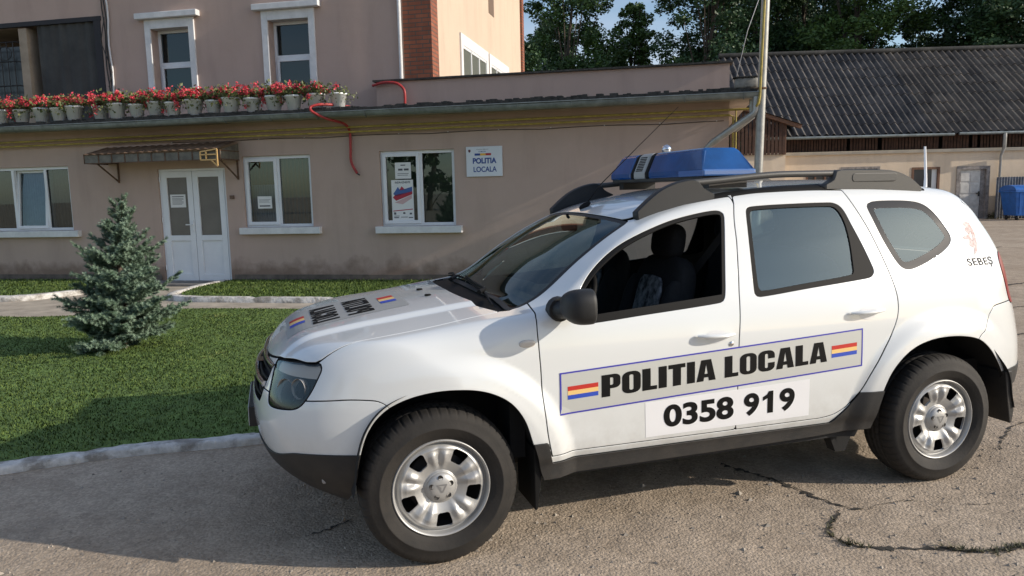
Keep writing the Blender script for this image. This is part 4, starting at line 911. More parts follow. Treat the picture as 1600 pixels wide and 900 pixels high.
# small gabled porch at the barn's left end
porch = empty('wooden_porch', BB + Matrix.Rotation(BT, 3, 'Z') @ Vector((-9.6, -1.2, 0)), BT, 'dark brown slatted loft gable beside the grey pole', 'porch')
s = MB()
for i in range(16): s.box((-1.2+i*.15, 0, 2.82), (-1.09+i*.15, .03, 4.6-max(0, (-1.2+i*.15))*.55))
s.build('slat_wall', M_slat, porch); s = MB(); s.bar((-1.5, -.05, 5.0), (1.75, -.05, 3.90), .14, .16, upv=(0,1,0)); s.box((1.05, .02, 2.82), (1.2, .14, 4.1)); s.build('barge_board', M_brownf, porch)
s = MB(); s.add([(-1.5,-.2,5.1),(1.8,-.2,3.98),(1.8,1.6,3.98),(-1.5,1.6,5.1)], [(0,1,2,3)]); s.build('roof', corr_mat('porch_roof', (.035,.034,.036), (.085,.078,.075), (.15,.135,.125)), porch)
s = MB(); s.box((-1.2, .1, 0), (1.2, 1.5, 2.82)); s.build('wall', M_barnwall, porch)
# grey corrugated panel and wheelie container
def bw(x, y, z=0): return tuple(BB + Matrix.Rotation(BT, 3, 'Z') @ Vector((x, y, z)))
pn = MB(); V = []
for i in range(121):
    x = i*.02; V += [(x, .02*math.sin(x/.11*6.283), 0), (x, .02*math.sin(x/.11*6.283), 1.72)]
pn.add(V, [(2*i, 2*i+2, 2*i+3, 2*i+1) for i in range(120)], 0, True); pno = pn.build('sheet_screen', mat('grey_corrugated', (.24, .25, .27), .7, col2=(.10, .10, .11), vscale=4), recalc=False)
pno.location = bw(.42, -.35); pno.rotation_euler = (0, 0, BT); tag(pno, 'grey corrugated screen leaning on the barn behind the blue container', 'screen')
M_cont = mat('blue_container_plastic', (.02, .14, .48), .45, var=.2, vscale=5)
cn_ = empty('waste_container', bw(1.0, -1.35), BT, 'blue four wheeled waste container standing by the barn wall', 'waste container')
s = MB(); s.add([(-.56,-.42,.18),(.56,-.42,.18),(.56,.42,.18),(-.56,.42,.18),(-.68,-.54,1.15),(.68,-.54,1.15),(.68,.54,1.15),(-.68,.54,1.15)], [(0,3,2,1),(4,5,6,7),(0,1,5,4),(1,2,6,5),(2,3,7,6),(3,0,4,7)])
for x in (-.45, -.15, .15, .45): s.bar((x, -.44, .25), (x*1.15, -.545, 1.1), .03, .03)
s.box((-.72, -.58, 1.10), (.72, .58, 1.18)); s.build('bin', M_cont, cn_, bevel=.015)
s = MB(); V = []
for i in range(9):
    t = math.pi*i/8; y = -.56*math.cos(t); z = 1.19+.20*math.sin(t); V += [(-.70, y, z), (.70, y, z)]
s.add(V, [(2*i, 2*i+1, 2*i+3, 2*i+2) for i in range(8)], 0, True); s.add([V[2*i] for i in range(9)], [tuple(range(9))]); s.add([V[2*i+1] for i in range(9)], [tuple(range(9))]); s.build('lid', M_cont, cn_)
for a, b_ in ((-.48, -.35), (.48, -.35), (-.48, .35), (.48, .35)): s = MB(); s.lathe([(0,-.025),(.09,-.025),(.09,.025),(0,.025)], 14, 'x', (a, b_, .09)); s.build('wheel', M_blackrub, cn_)
place2d('lettering', text2d('H&P', .14, .01), lambda a, b: (.28+a, -.585+.06, .95+b), M_paper, cn_)
# dark base clutter of weeds along the barn foot
V, Fc = leaf_cloud(1500, lambda q: bw(q.uniform(.3, 6), -.15+q.normal(0, .12), abs(q.normal(0, .12))), .06, 19)
link('weeds', raw_mesh('weeds', V, Fc, M_weed, smooth=False), label='ragged weeds along the foot of the barn wall', cat='weeds', kind='stuff')

# ================================================================== LEANING POLE with gas pipe
pole = empty('steel_pole', off_world(9.225, -.5, 0), TH, 'grey steel pole with a yellow gas pipe leaning beside the office corner', 'pole')
s = MB(); s.tube([(0, 0, 0), (.045, 0, 1.77), (.105, 0, 4.3), (.14, 0, 5.8)], [.066, .064, .060, .055], 16); s.build('shaft', mat('galvanised_pole', (.36, .36, .34), .5, metal=.4, var=.25, vscale=8), pole)
s = MB(); s.tube([(.02, .36, 2.76), (.0, -.06, 2.76), (.02, -.082, 2.80), (.04, -.084, 2.9), (.085, -.078, 4.3), (.12, -.07, 5.8)], .018, 8); s.build('gas_pipe', M_gas, pole)
s = MB(); s.lathe([(.068, 0), (.074, 0), (.074, .03), (.068, .03)], 16, 'z', (.07, 0, 3.0)); s.build('clamp', M_brown, pole)

# ================================================================== unseen house and trees added behind the camera for the glass to mirror
far = empty('added_yard_house', (-22, -34, 0), R_(8), 'ochre house across the yard, mirrored in the office windows', 'building')
s = MB(); wall_sheet(s, 0, 26, 0, 4.2, 0, .3, [(2+3.2*i, 3.2+3.2*i, 1, 2.5) for i in range(7)]); s.v = [(x, -y, z) for x, y, z in s.v]; s.add([(0,0,0),(0,-9,0),(0,-9,4.2),(0,0,4.2)], [(0,1,2,3)]); s.add([(26,0,0),(26,-9,0),(26,-9,4.2),(26,0,4.2)], [(0,1,2,3)]); s.build('wall', plaster('ochre_plaster', (.55, .33, .17), (.47, .28, .14)), far)
s = MB(); s.add([(-.5,.5,4.2),(26.5,.5,4.2),(26.5,-4.5,7.4),(-.5,-4.5,7.4),(26.5,-9.5,4.2),(-.5,-9.5,4.2)], [(0,1,2,3),(3,2,4,5)]); s.build('roof', mat('clay_tiles', (.25, .09, .05), .9, var=.3, vscale=4), far)
s = MB(); s.box((.5, -1.5, .3), (25.5, -1.4, 4)); s.build('room_interior', M_dark, far)
for i, (x, y) in enumerate([(-30, -40), (-12, -46), (6, -44), (-40, -30)]):
    make_tree('broadleaf_tree', (x, y, 0), 11+i, 4.2, 300+i, M_t[i % 3], ['round tree behind the left end of the house across the yard', 'round tree behind the middle of the house across the yard', 'round tree behind the right end of the house across the yard', 'round tree left of the house across the yard'][i], leaf=.3, nclump=60, dens=.7, base=.15, group='trees behind the house across the yard')
# ---------------------------------------------------------------- car body surface (metres; x to the rear, front axle at x=0)
def pchip(pts, n=1500, sm=0.0):
    p = np.array(pts, float); x, y = p[:, 0], p[:, 1]
    h = np.diff(x); d = np.diff(y) / h; m = np.zeros(len(x))
    for i in range(1, len(x) - 1):
        if d[i-1]*d[i] > 0:
            w1, w2 = 2*h[i]+h[i-1], h[i]+2*h[i-1]; m[i] = (w1+w2)/(w1/d[i-1]+w2/d[i])
    m[0], m[-1] = d[0], d[-1]
    X = np.linspace(x[0], x[-1], n); k = np.clip(np.searchsorted(x, X) - 1, 0, len(x) - 2)
    t = (X - x[k]) / h[k]
    Y = (2*t**3-3*t**2+1)*y[k] + (t**3-2*t**2+t)*h[k]*m[k] + (-2*t**3+3*t**2)*y[k+1] + (t**3-t**2)*h[k]*m[k+1]
    if sm > 0:
        w = max(1, int(sm/(X[1]-X[0]))); kk = np.hanning(2*w+3); kk /= kk.sum()
        e = np.concatenate([2*Y[0]-Y[1:w+2][::-1], Y, 2*Y[-1]-Y[-w-2:-1][::-1]])
        Y = np.convolve(e, kk, 'valid')
    return X, Y
def ev(T, x): return np.interp(x, T[0], T[1])
def sst(a, b, x):
    t = np.clip((x-a)/(b-a), 0, 1); return t*t*(3-2*t)
def smax(a, b, k):
    h = np.clip(k-np.abs(a-b), 0, None)/k; return np.maximum(a, b) + h*h*k/4
TOP = pchip([(-1.2,.52),(-.84,.70),(-.76,.80),(-.69,.875),(-.6,.925),(-.45,.965),(-.2,1.01),(.1,1.055),(.26,1.075),(.34,1.10),(.62,1.275),(.9,1.43),(1.02,1.48),(1.12,1.51),(1.3,1.545),(1.6,1.585),(1.9,1.605),(2.3,1.61),(2.7,1.597),(3.0,1.565),(3.2,1.52),(3.6,1.42)], 2400, .05)
SIDE = pchip([(0,.79),(.22,.82),(.3,.838),(.40,.85),(.425,.862),(.55,.874),(.72,.884),(.85,.882),(.95,.872),(1.03,.855),(1.09,.835),(1.2,.79),(1.35,.727),(1.5,.655),(1.62,.58),(1.8,.45)], 1800, .03)
NOSE = pchip([(0,-.42),(.22,-.46),(.33,-.63),(.42,-.72),(.5,-.75),(.6,-.765),(.7,-.75),(.78,-.715),(.86,-.675),(.95,-.61),(1.05,-.5),(1.2,-.3),(1.8,0)], 1200, .05)
NPLAN = pchip([(0,0),(.2,.008),(.4,.035),(.55,.08),(.66,.15),(.75,.25),(.82,.38),(.88,.56),(.95,.85)], 900, .05)
TAIL = pchip([(0,3.40),(.25,3.44),(.42,3.50),(.55,3.53),(.66,3.525),(.78,3.50),(.88,3.47),(.97,3.43),(1.05,3.405),(1.2,3.34),(1.4,3.20),(1.55,3.08),(1.7,2.95)], 1200, .05)
TPLAN = pchip([(0,0),(.3,.012),(.5,.04),(.62,.085),(.7,.15),(.77,.24),(.83,.36),(.9,.56),(.97,.85)], 900, .05)
def flare(x, z):
    o = 0
    for cx, cz, R, F in ((.03, .335, .505, 1.0), (2.655, .345, .52, 1.0)):
        r = np.hypot(x-cx, (z-cz)*1.0)
        o = o + F*(.036*(1-sst(R-.015, R+.085, r)) + .008*(1-sst(R-.07, R-.0, r)))
    return o
def half(x, z):
    """half width of the body at x, z"""
    y = ev(SIDE, z)
    y = y + flare(x, z)*(1-sst(.80, 1.02, z))
    u = (x-1.55)/1.9
    y = y - .030*sst(.98, 1.35, z)*np.clip(x-1.7, 0, 2)**2*.6        # greenhouse tapers to the tail
    y = y - .012*sst(.5, 1.9, np.abs(x-1.3))
    y = y - .020*sst(1.0,1.5,z)*sst(.9,.2,x) if False else y
    y = y - .045*sst(1.12, .92, z)*0
    return y
def topz(x, y):
    a = np.abs(y)
    q = x - .27*a*a*sst(1.5, .9, x)*sst(-.5,.1,x) + .10*a*a*sst(2.4, 2.9, x)
    z = ev(TOP, q)
    crown = .018 + .05*sst(.7, 1.2, q)
    z = z - crown*(a/.75)**2.2
    # raised hood centre with a crease, Duster style
    hw = sst(.36, .22, q)*sst(-.80, -.60, q)
    z = z + .016*hw*(1-sst(.44+.06*(x+.2), .50+.06*(x+.2), a)) 
    return z
def F(P):
    x, y, z = P[..., 0], np.abs(P[..., 1]), P[..., 2]
    fs = (y - half(x, z))
    ft = (z - topz(x, y))*.85
    ff = (ev(NOSE, z) + ev(NPLAN, y) - x)*.8
    fr = (x - ev(TAIL, z) + ev(TPLAN, y))*.8
    kt = .05 + .06*sst(.5, .0, x) - .01*sst(.2,.5,x)
    f = smax(fs, ft, kt)
    f = smax(f, ff, .07)
    f = smax(f, fr, .10)
    return f
def gradF(P, e=2e-3):
    G = np.zeros(P.shape)
    for k in range(3):
        d = np.zeros(3); d[k] = e; G[..., k] = (F(P+d)-F(P-d))/(2*e)
    return G
# ================================================================== POLICE CAR
M_paint = mat('white_car_paint', (.745, .77, .765), .26, coat=1, spec=.5)
def road_dirt(m, top=.62, col=(.26, .22, .17), amt=.5):
    t = m.node_tree; b = t.nodes['Principled BSDF']; tc = t.nodes.new('ShaderNodeTexCoord'); sp = t.nodes.new('ShaderNodeSeparateXYZ'); n = t.nodes.new('ShaderNodeTexNoise'); n.inputs['Scale'].default_value = 9; n.inputs['Detail'].default_value = 8; n.inputs['Roughness'].default_value = .7
    t.links.new(tc.outputs['Object'], sp.inputs[0]); t.links.new(tc.outputs['Object'], n.inputs[0])
    mr = t.nodes.new('ShaderNodeMapRange'); mr.inputs[1].default_value = top; mr.inputs[2].default_value = .25; mr.inputs[3].default_value = 0; mr.inputs[4].default_value = 1; t.links.new(sp.outputs[2], mr.inputs[0])
    r = t.nodes.new('ShaderNodeValToRGB'); r.color_ramp.elements[0].position = .35; r.color_ramp.elements[0].color = (.15, .15, .15, 1); r.color_ramp.elements[1].position = .68; r.color_ramp.elements[1].color = (1, 1, 1, 1); t.links.new(n.outputs[0], r.inputs[0])
    mu = t.nodes.new('ShaderNodeMath'); mu.operation = 'MULTIPLY'; t.links.new(mr.outputs[0], mu.inputs[0]); t.links.new(r.outputs[0], mu.inputs[1]); m2 = t.nodes.new('ShaderNodeMath'); m2.operation = 'MULTIPLY'; m2.inputs[1].default_value = amt; t.links.new(mu.outputs[0], m2.inputs[0])
    x = t.nodes.new('ShaderNodeMixRGB'); old = b.inputs['Base Color'].links; src = old[0].from_socket if old else None
    if src: t.links.new(src, x.inputs[1])
    else: x.inputs[1].default_value = b.inputs['Base Color'].default_value
    x.inputs[2].default_value = (*col, 1); t.links.new(m2.outputs[0], x.inputs[0]); t.links.new(x.outputs[0], b.inputs['Base Color'])
M_plast = mat('black_bumper_plastic', (.016, .017, .018), .55, bump=.15, bscale=400, var=.2, vscale=5)
road_dirt(M_paint, .66, (.30, .26, .21), .55); road_dirt(M_plast, .6, (.12, .10, .08), .35)
M_trim = mat('satin_black_trim', (.012, .012, .012), .6, spec=.12)
M_rubber = mat('tyre_rubber', (.014, .013, .012), .78, var=.35, vscale=7, bump=.1, bscale=80)
road_dirt(M_rubber, .6, (.060, .050, .040), .28)
M_steel = mat('silver_wheel', (.46, .46, .45), .45, metal=.45, var=.08, vscale=6)
M_void = mat('wheel_well_dark', (.012, .012, .012), .95)
M_cab = mat('cabin_dark', (.022, .023, .025), .85)
M_seat = mat('seat_cloth', (.014, .015, .017), .95, var=.3, vscale=30)
M_glassf = glass('windscreen_glass', (.38, .48, .46), .02, haze=(.06, .09, .09, .06))
M_glassr = glass('tinted_side_glass', (.72, .85, .87), .09, haze=(.12, .27, .32, .09))  # teal haze colour stands in for sky mirrored in the side windows
M_clear = glass('lamp_cover', (.97, .97, .97), .0)
M_chrome = mat('chrome', (.75, .76, .78), .12, metal=1)
M_rail = mat('anthracite_rail', (.075, .075, .072), .5, metal=.25, bump=.1, bscale=300)
M_blk = mat('decal_black', (.008, .008, .008), .6, spec=.12); M_dgrey = mat('decal_grey', (.56, .57, .54), .45, metal=.1)
M_dblue = mat('decal_blue', (.05, .045, .42), .45); M_dred = mat('decal_red', (.55, .03, .02), .45); M_dyel = mat('decal_yellow', (.85, .58, .22), .45); M_dwhite = mat('decal_white', (.82, .83, .85), .4); M_dblu2 = mat('decal_flag_blue', (.03, .08, .50), .45)

# surface by a surface-net on the half y<=0 --------------------------------
def build_half(h=.0135):
    xs = np.arange(-.86, 3.62, h); ys = np.arange(-.99, .001+2*h, h); zs = np.arange(.14, 1.70, h)
    X, Y, Z = np.meshgrid(xs, ys, zs, indexing='ij')
    f = np.empty(X.shape)
    for i in range(0, len(xs), 40): f[i:i+40] = F(np.stack([X[i:i+40], Y[i:i+40], Z[i:i+40]], -1))
    ins = f < 0
    c = np.zeros((len(xs)-1, len(ys)-1, len(zs)-1), int)
    for a in (0, 1):
        for b in (0, 1):
            for d in (0, 1): c += ins[a:a+c.shape[0], b:b+c.shape[1], d:d+c.shape[2]]
    act = (c > 0) & (c < 8); idx = -np.ones(act.shape, int); I = np.argwhere(act); idx[act] = np.arange(len(I))
    V = np.stack([xs[I[:, 0]], ys[I[:, 1]], zs[I[:, 2]]], 1)+h/2
    Q = []
    for ax in range(3):
        sl0 = [slice(None)]*3; sl1 = [slice(None)]*3; sl0[ax] = slice(0, -1); sl1[ax] = slice(1, None)
        a, b = ins[tuple(sl0)], ins[tuple(sl1)]; E = np.argwhere(a != b); o = [q for q in range(3) if q != ax]
        ok = np.ones(len(E), bool)
        for q in o: ok &= (E[:, q] > 0) & (E[:, q] < f.shape[q]-1)
        E = E[ok]; flip = a[tuple(E.T)]
        def cell(du, dv): e = E.copy(); e[:, o[0]] -= du; e[:, o[1]] -= dv; return idx[tuple(e.T)]
        q = np.stack([cell(0, 0), cell(1, 0), cell(1, 1), cell(0, 1)], 1)
        if ax == 1: flip = ~flip
        q[~flip] = q[~flip][:, ::-1]; Q.append(q[(q >= 0).all(1)])
    Q = np.concatenate(Q)
    for _ in range(6):
        G = gradF(V); V = V - (F(V)/(G**2).sum(1))[:, None]*G*np.minimum(1, 1)
    N = gradF(V); N /= np.linalg.norm(N, axis=1)[:, None]
    T = np.concatenate([Q[:, [0, 1, 2]], Q[:, [0, 2, 3]]])
    fn = np.cross(V[T[:, 1]]-V[T[:, 0]], V[T[:, 2]]-V[T[:, 0]])
    bad = (fn*N[T[:, 0]]).sum(1) < 0; T[bad] = T[bad][:, ::-1]
    return V, N, T
def clip(m, g):
    """keep the part of the triangle mesh where g < 0"""
    V, N, T = m; g = np.where(np.abs(g) < 2e-5, 2e-5, g); ins = g < 0; c = ins[T].sum(1)
    out = [T[c == 3]]; nv = len(V)
    two = T[c == 2]; one = T[c == 1]
    def rot(t, want):
        k = np.argmax(ins[t] == want, axis=1); r = np.arange(len(t)); return np.stack([t[r, k], t[r, (k+1) % 3], t[r, (k+2) % 3]], 1)
    two = rot(two, False) if len(two) else two; one = rot(one, True) if len(one) else one
    E = np.concatenate([np.stack([two[:, 0], two[:, 1]], 1), np.stack([two[:, 0], two[:, 2]], 1), np.stack([one[:, 0], one[:, 1]], 1), np.stack([one[:, 0], one[:, 2]], 1)]) if len(two)+len(one) else np.zeros((0, 2), int)
    if len(E) == 0: return compact(V, N, out[0])
    S = np.sort(E, 1); key = S[:, 0]*nv+S[:, 1]; uq, inv = np.unique(key, return_inverse=True); a, b = uq//nv, uq % nv
    t = (g[a]/(g[a]-g[b]))[:, None]; NV = V[a]*(1-t)+V[b]*t; NN = N[a]*(1-t)+N[b]*t; NN /= np.linalg.norm(NN, axis=1)[:, None]
    inv = inv.ravel()+nv; n2, n1 = len(two), len(one); e1, e2, e3, e4 = inv[:n2], inv[n2:2*n2], inv[2*n2:2*n2+n1], inv[2*n2+n1:]
    out += [np.stack([e1, two[:, 1], two[:, 2]], 1), np.stack([e1, two[:, 2], e2], 1), np.stack([one[:, 0], e3, e4], 1)]
    return compact(np.vstack([V, NV]), np.vstack([N, NN]), np.concatenate(out))
def compact(V, N, T):
    u, inv = np.unique(T.ravel(), return_inverse=True); return V[u], N[u], inv.reshape(-1, 3)
def sdf(P, poly):
    """signed distance of 2-D points to a closed polygon, negative inside"""
    A = np.asarray(poly, float); B = np.roll(A, -1, 0); lo, hi = A.min(0)-.08, A.max(0)+.08
    near = ((P > lo) & (P < hi)).all(1); d = np.full(len(P), .08); Q = P[near]
    if len(Q):
        best = np.full(len(Q), 1e9)
        for a, b in zip(A, B):
            ab = b-a; l = (ab**2).sum()
            if l < 1e-14: continue
            t = np.clip(((Q-a)@ab)/l, 0, 1); best = np.minimum(best, ((Q-a-t[:, None]*ab)**2).sum(1))
        s = inside(Q, A); d[near] = np.sqrt(best)*np.where(s, -1, 1)
    return d
XZ = lambda m: m[0][:, [0, 2]]
def AY(m): return np.column_stack([m[0][:, 0], np.abs(m[0][:, 1])])
GAP = .0040
def split(m, gfun, gap=GAP):
    g = gfun(m); return clip(m, g+gap), clip(m, -g+gap)
def edge_return(m, depth=.02, lip=.0018):
    """roll the open edges of a panel inward so it has thickness"""
    V, N, T = m; E = np.concatenate([T[:, [0, 1]], T[:, [1, 2]], T[:, [2, 0]]]); nv = len(V)
    key = np.minimum(E[:, 0], E[:, 1])*nv+np.maximum(E[:, 0], E[:, 1]); u, inv, cnt = np.unique(key, return_inverse=True, return_counts=True)
    Bd = E[cnt[inv.ravel()] == 1]; mid = (V[Bd[:, 0], 1]+V[Bd[:, 1], 1])/2; Bd = Bd[mid < -1e-4]     # not along the centreline
    if len(Bd) == 0: return m
    d = V[Bd[:, 1]]-V[Bd[:, 0]]; L = np.linalg.norm(d, axis=1); ok = L > 1e-7; Bd, d, L = Bd[ok], d[ok], L[ok]; d = d/L[:, None]
    t = np.cross(d, N[Bd[:, 0]]+N[Bd[:, 1]]); t /= np.linalg.norm(t, axis=1)[:, None]
    acc = np.zeros((nv, 3)); np.add.at(acc, Bd[:, 0], t); np.add.at(acc, Bd[:, 1], t)
    bv = np.unique(Bd); tn = acc[bv]; tn /= np.linalg.norm(tn, axis=1)[:, None]+1e-9; mp = -np.ones(nv, int); mp[bv] = np.arange(len(bv))
    n = len(bv); Vb, Nb = V[bv], N[bv]; r1 = Nb+tn; r1 /= np.linalg.norm(r1, axis=1)[:, None]
    rings = [(Vb+tn*lip*.7-Nb*lip*.5, r1), (Vb+tn*lip-Nb*lip*1.6, tn), (Vb+tn*lip-Nb*depth, tn)]
    VV = [V]+[q[0] for q in rings]; NN = [N]+[q[1] for q in rings]; TT = [T]; prev = Bd
    for k in range(3):
        cur = mp[Bd]+nv+k*n; a, b = prev[:, 0], prev[:, 1]; c, e = cur[:, 0], cur[:, 1]
        TT += [np.stack([b, a, c], 1), np.stack([b, c, e], 1)]; prev = cur
    global RET; RET = 2*len(Bd)      # the deepest ring is coloured dark for the shade in the shut lines
    return np.vstack(VV), np.vstack(NN), np.concatenate(TT)
def offset(m, d): return m[0]+m[1]*d, m[1], m[2]
def mirror(m):
    V = m[0]*np.array([1, -1, 1]); N = m[1]*np.array([1, -1, 1]); return V, N, m[2][:, ::-1]
def both(m):
    a, b = m, mirror(m); return np.vstack([a[0], b[0]]), np.vstack([a[1], b[1]]), np.concatenate([a[2], b[2]+len(a[0])])
car = empty('police_car', (0, 0, 0), 0, 'white police estate car with blue roof light bar parked in the yard', 'car')
def with_dark_return(m, ret):
    """thickened panel and its per-face material slot"""
    global RET
    if not ret: return m, np.zeros(len(m[2]), int)
    RET = 0; m = edge_return(m, ret); mi = np.zeros(len(m[2]), int)
    if RET: mi[-RET:] = 1
    return m, mi
def panel(name, m, mt, parent=None, ret=.02, mi=None, **k):
    if ret: m, mi = with_dark_return(m, ret)
    ms = [mt, M_trim] if mi is not None and mi.any() else mt
    return link(name, raw_mesh(name, m[0], m[2], ms, N=m[1], mi=mi), parent if parent else car, **k)
def sym(name, m, mt, ret=.02, parent=None, **k):
    m, mi = with_dark_return(m, ret)
    return panel(name, both(m), mt, parent, 0, np.r_[mi, mi], **k)
def pair(name, m, mt, parents=(None, None), ret=.02):
    m, mi = with_dark_return(m, ret)
    return panel(name, m, mt, parents[0], 0, mi), panel(name, mirror(m), mt, parents[1], 0, mi)

m0 = build_half(); 
V, N, T = m0; m0 = clip(m0, V[:, 1]); m0[0][np.abs(m0[0][:, 1]) < 1e-4, 1] = 0
ZB = pchip([(-.9,.26),(-.4,.26),(-.3,.30),(.35,.325),(1.9,.340),(2.25,.365),(2.8,.44),(3.2,.46),(3.7,.46)], 400)
m0 = clip(m0, ev(ZB, m0[0][:, 0])-m0[0][:, 2])
print('surface', len(m0[0]))
# wheel arches
AF = smooth_poly([(-.345,.20),(-.345,.42),(-.332,.518),(-.304,.606),(-.256,.677),(-.190,.726),(-.095,.760),(.015,.775),(.131,.768),(.223,.741),(.300,.692),(.358,.612),(.395,.505),(.43,.38),(.45,.20)], .02)
AR = smooth_poly([(2.18,.20),(2.20,.40),(2.235,.535),(2.281,.637),(2.346,.710),(2.425,.760),(2.52,.788),(2.631,.797),(2.755,.788),(2.862,.760),(2.945,.706),(3.02,.632),(3.085,.55),(3.11,.46),(3.12,.20)], .02)
def side_only(m, g, y=.30): return np.where(np.abs(m[0][:, 1]) < y, np.abs(g)+.05, g)
for A in (AF, AR): m0 = clip(m0, -side_only(m0, sdf(XZ(m0), A)))

rest = m0
# ---- glazing outlines
FWIN = smooth_poly([(.655,1.135),(.715,1.205),(.797,1.270),(.895,1.329),(1.019,1.380),(1.171,1.427),(1.323,1.456),(1.425,1.466),(1.462,1.450),(1.455,1.40),(1.434,1.317),(1.397,1.162),(1.372,1.065),(1.345,1.043),(.926,1.012),(.70,.996),(.640,1.003),(.628,1.06)], .015)
RWIN = smooth_poly([(1.592,1.465),(1.62,1.479),(1.80,1.486),(2.104,1.487),(2.150,1.470),(2.172,1.437),(2.190,1.378),(2.228,1.259),(2.250,1.170),(2.252,1.138),(2.225,1.113),(2.157,1.104),(1.85,1.080),(1.560,1.056),(1.533,1.072),(1.548,1.20),(1.572,1.365)], .015)
RGL = smooth_poly([(1.612,1.452),(1.65,1.464),(1.85,1.470),(2.095,1.469),(2.125,1.458),(2.145,1.425),(2.156,1.37),(2.153,1.28),(2.135,1.17),(2.121,1.133),(1.85,1.106),(1.575,1.083),(1.562,1.10),(1.572,1.20),(1.595,1.365)], .015)
QWIN = smooth_poly([(2.322,1.462),(2.352,1.482),(2.413,1.488),(2.56,1.486),(2.66,1.476),(2.722,1.452),(2.773,1.400),(2.815,1.325),(2.826,1.285),(2.805,1.252),(2.740,1.215),(2.650,1.180),(2.539,1.147),(2.470,1.136),(2.430,1.150),(2.402,1.191),(2.362,1.292),(2.335,1.394)], .015)
def piece(outline, win, proj=XZ, cond=None):
    global rest
    def g(m):
        q = sdf(proj(m), outline)
        return q if cond is None else np.where(cond(m), q, np.abs(q)+.05)
    a, rest = split(rest, g, win); return a
highside = lambda m: (m[0][:, 2] > .9) & (np.abs(m[0][:, 1]) > .4)
top_ = lambda m: m[0][:, 2] > .93
pf = piece(FWIN, .001, cond=highside); pr = piece(RWIN, .001, cond=highside); pq = piece(QWIN, .001, cond=highside)
# windscreen, top view, near half only
WS = [(.318,0),(.322,.2),(.338,.4),(.352,.55),(.352,.66),(.375,.698),(.503,.684),(.686,.648),(.881,.606),(.985,.580),(1.012,.562),(.998,.45),(.978,.3),(.966,.15),(.963,0)]
WSP = np.vstack([smooth_poly(WS, .02, closed=False), [(.963,-.2),(.318,-.2)]])
ws = piece(WSP, .0035, AY, top_)
hood_rear = [(.215,0),(.218,.2),(.238,.4),(.268,.55),(.318,.694)]
COWL = np.vstack([smooth_poly(hood_rear, .02, closed=False), [(.36,.710),(.42,.68),(.42,-.2),(.215,-.2)]])
cowl = piece(COWL, .0008, AY, lambda m: top_(m) & (m[0][:, 2] < 1.16))
HOOD = np.vstack([smooth_poly([(-.686,0),(-.680,.12),(-.664,.26),(-.638,.38),(-.606,.475),(-.555,.585),(-.520,.645),(-.484,.684)], .02, closed=False), smooth_poly([(-.484,.684),(-.46,.697),(-.40,.708),(-.30,.716),(-.18,.717),(0,.711),(.14,.704),(.316,.696)], .02, closed=False)[1:], smooth_poly(hood_rear[::-1], .02, closed=False)[1:], [(.215,-.2),(-.686,-.2)]])
hood = piece(HOOD, GAP, AY, lambda m: (m[0][:, 2] > .82) & (m[0][:, 0] < .5))
# lamps
SZ = lambda m: np.column_stack([(m[0][:, 0]+np.abs(m[0][:, 1]))/1.4142, m[0][:, 2]])
hp = [(-.613,.464,.869),(-.539,.618,.882),(-.478,.689,.887),(-.462,.708,.882),(-.457,.718,.866),(-.471,.722,.838),(-.502,.720,.780),(-.532,.713,.736),(-.556,.701,.710),(-.585,.680,.695),(-.636,.615,.686),(-.672,.544,.685),(-.684,.515,.697),(-.672,.475,.765),(-.656,.434,.826),(-.645,.418,.858)]
HEAD = smooth_poly([((a+b)/1.4142, c) for a, b, c in hp], .012)
head = piece(HEAD, GAP, SZ, lambda m: (m[0][:, 0] < -.3) & (m[0][:, 2] > .6))
YZ = lambda m: np.column_stack([np.abs(m[0][:, 1]), m[0][:, 2]])
grille = piece(rrect(-.3, .672, .415, .838, .04), GAP, YZ, lambda m: m[0][:, 0] < -.3)
TAILL = smooth_poly([(3.168,1.185),(3.145,1.15),(3.150,1.08),(3.178,.99),(3.205,.925),(3.27,.905),(3.36,.93),(3.36,1.05),(3.30,1.16),(3.23,1.19)], .015)
taill = piece(TAILL, GAP, XZ, lambda m: (np.abs(m[0][:, 1]) > .50) & (m[0][:, 0] > 3.0))
BWIN = rrect(-.3, 1.14, .52, 1.44, .06); bwin = piece(BWIN, GAP, YZ, lambda m: m[0][:, 0] > 3.0)
# black lower plastics: nose, tail
ZN = pchip([(-.9,.47),(-.69,.472),(-.577,.508),(-.47,.515),(-.2,.519)], 200)
nose_blk, rest = split(rest, lambda m: np.where(m[0][:, 0] < -.25, m[0][:, 2]-ev(ZN, m[0][:, 0]), .05), .001)
tail_blk, rest = split(rest, lambda m: np.where(m[0][:, 0] > 3.04, m[0][:, 2]-.560, .05), .001)
# doors
dfl = [(.440,1.040),(.437,.985),(.438,.944),(.441,.87),(.445,.798),(.449,.670),(.463,.531),(.483,.43)]
BS = [(1.549,1.56),(1.545,1.532),(1.513,1.422),(1.497,1.314),(1.467,1.159),(1.450,1.075),(1.436,.95),(1.427,.867),(1.423,.75),(1.423,.651),(1.425,.43)]
RS = [(2.199,1.56),(2.203,1.548),(2.245,1.457),(2.289,1.346),(2.326,1.213),(2.350,1.087),(2.360,1.0),(2.352,.92),(2.315,.835),(2.255,.750),(2.180,.640),(2.125,.55),(2.062,.482),(1.985,.443),(1.90,.431)]
topline = [(1.549,1.533),(1.46,1.524),(1.294,1.500),(1.136,1.468),(1.042,1.437),(.90,1.40),(.70,1.28),(.50,1.14),(.455,1.09)]
FD = np.vstack([smooth_poly(dfl, .02, closed=False), smooth_poly(BS[::-1], .02, closed=False)[:-3], smooth_poly(topline, .02, closed=False)[1:]])
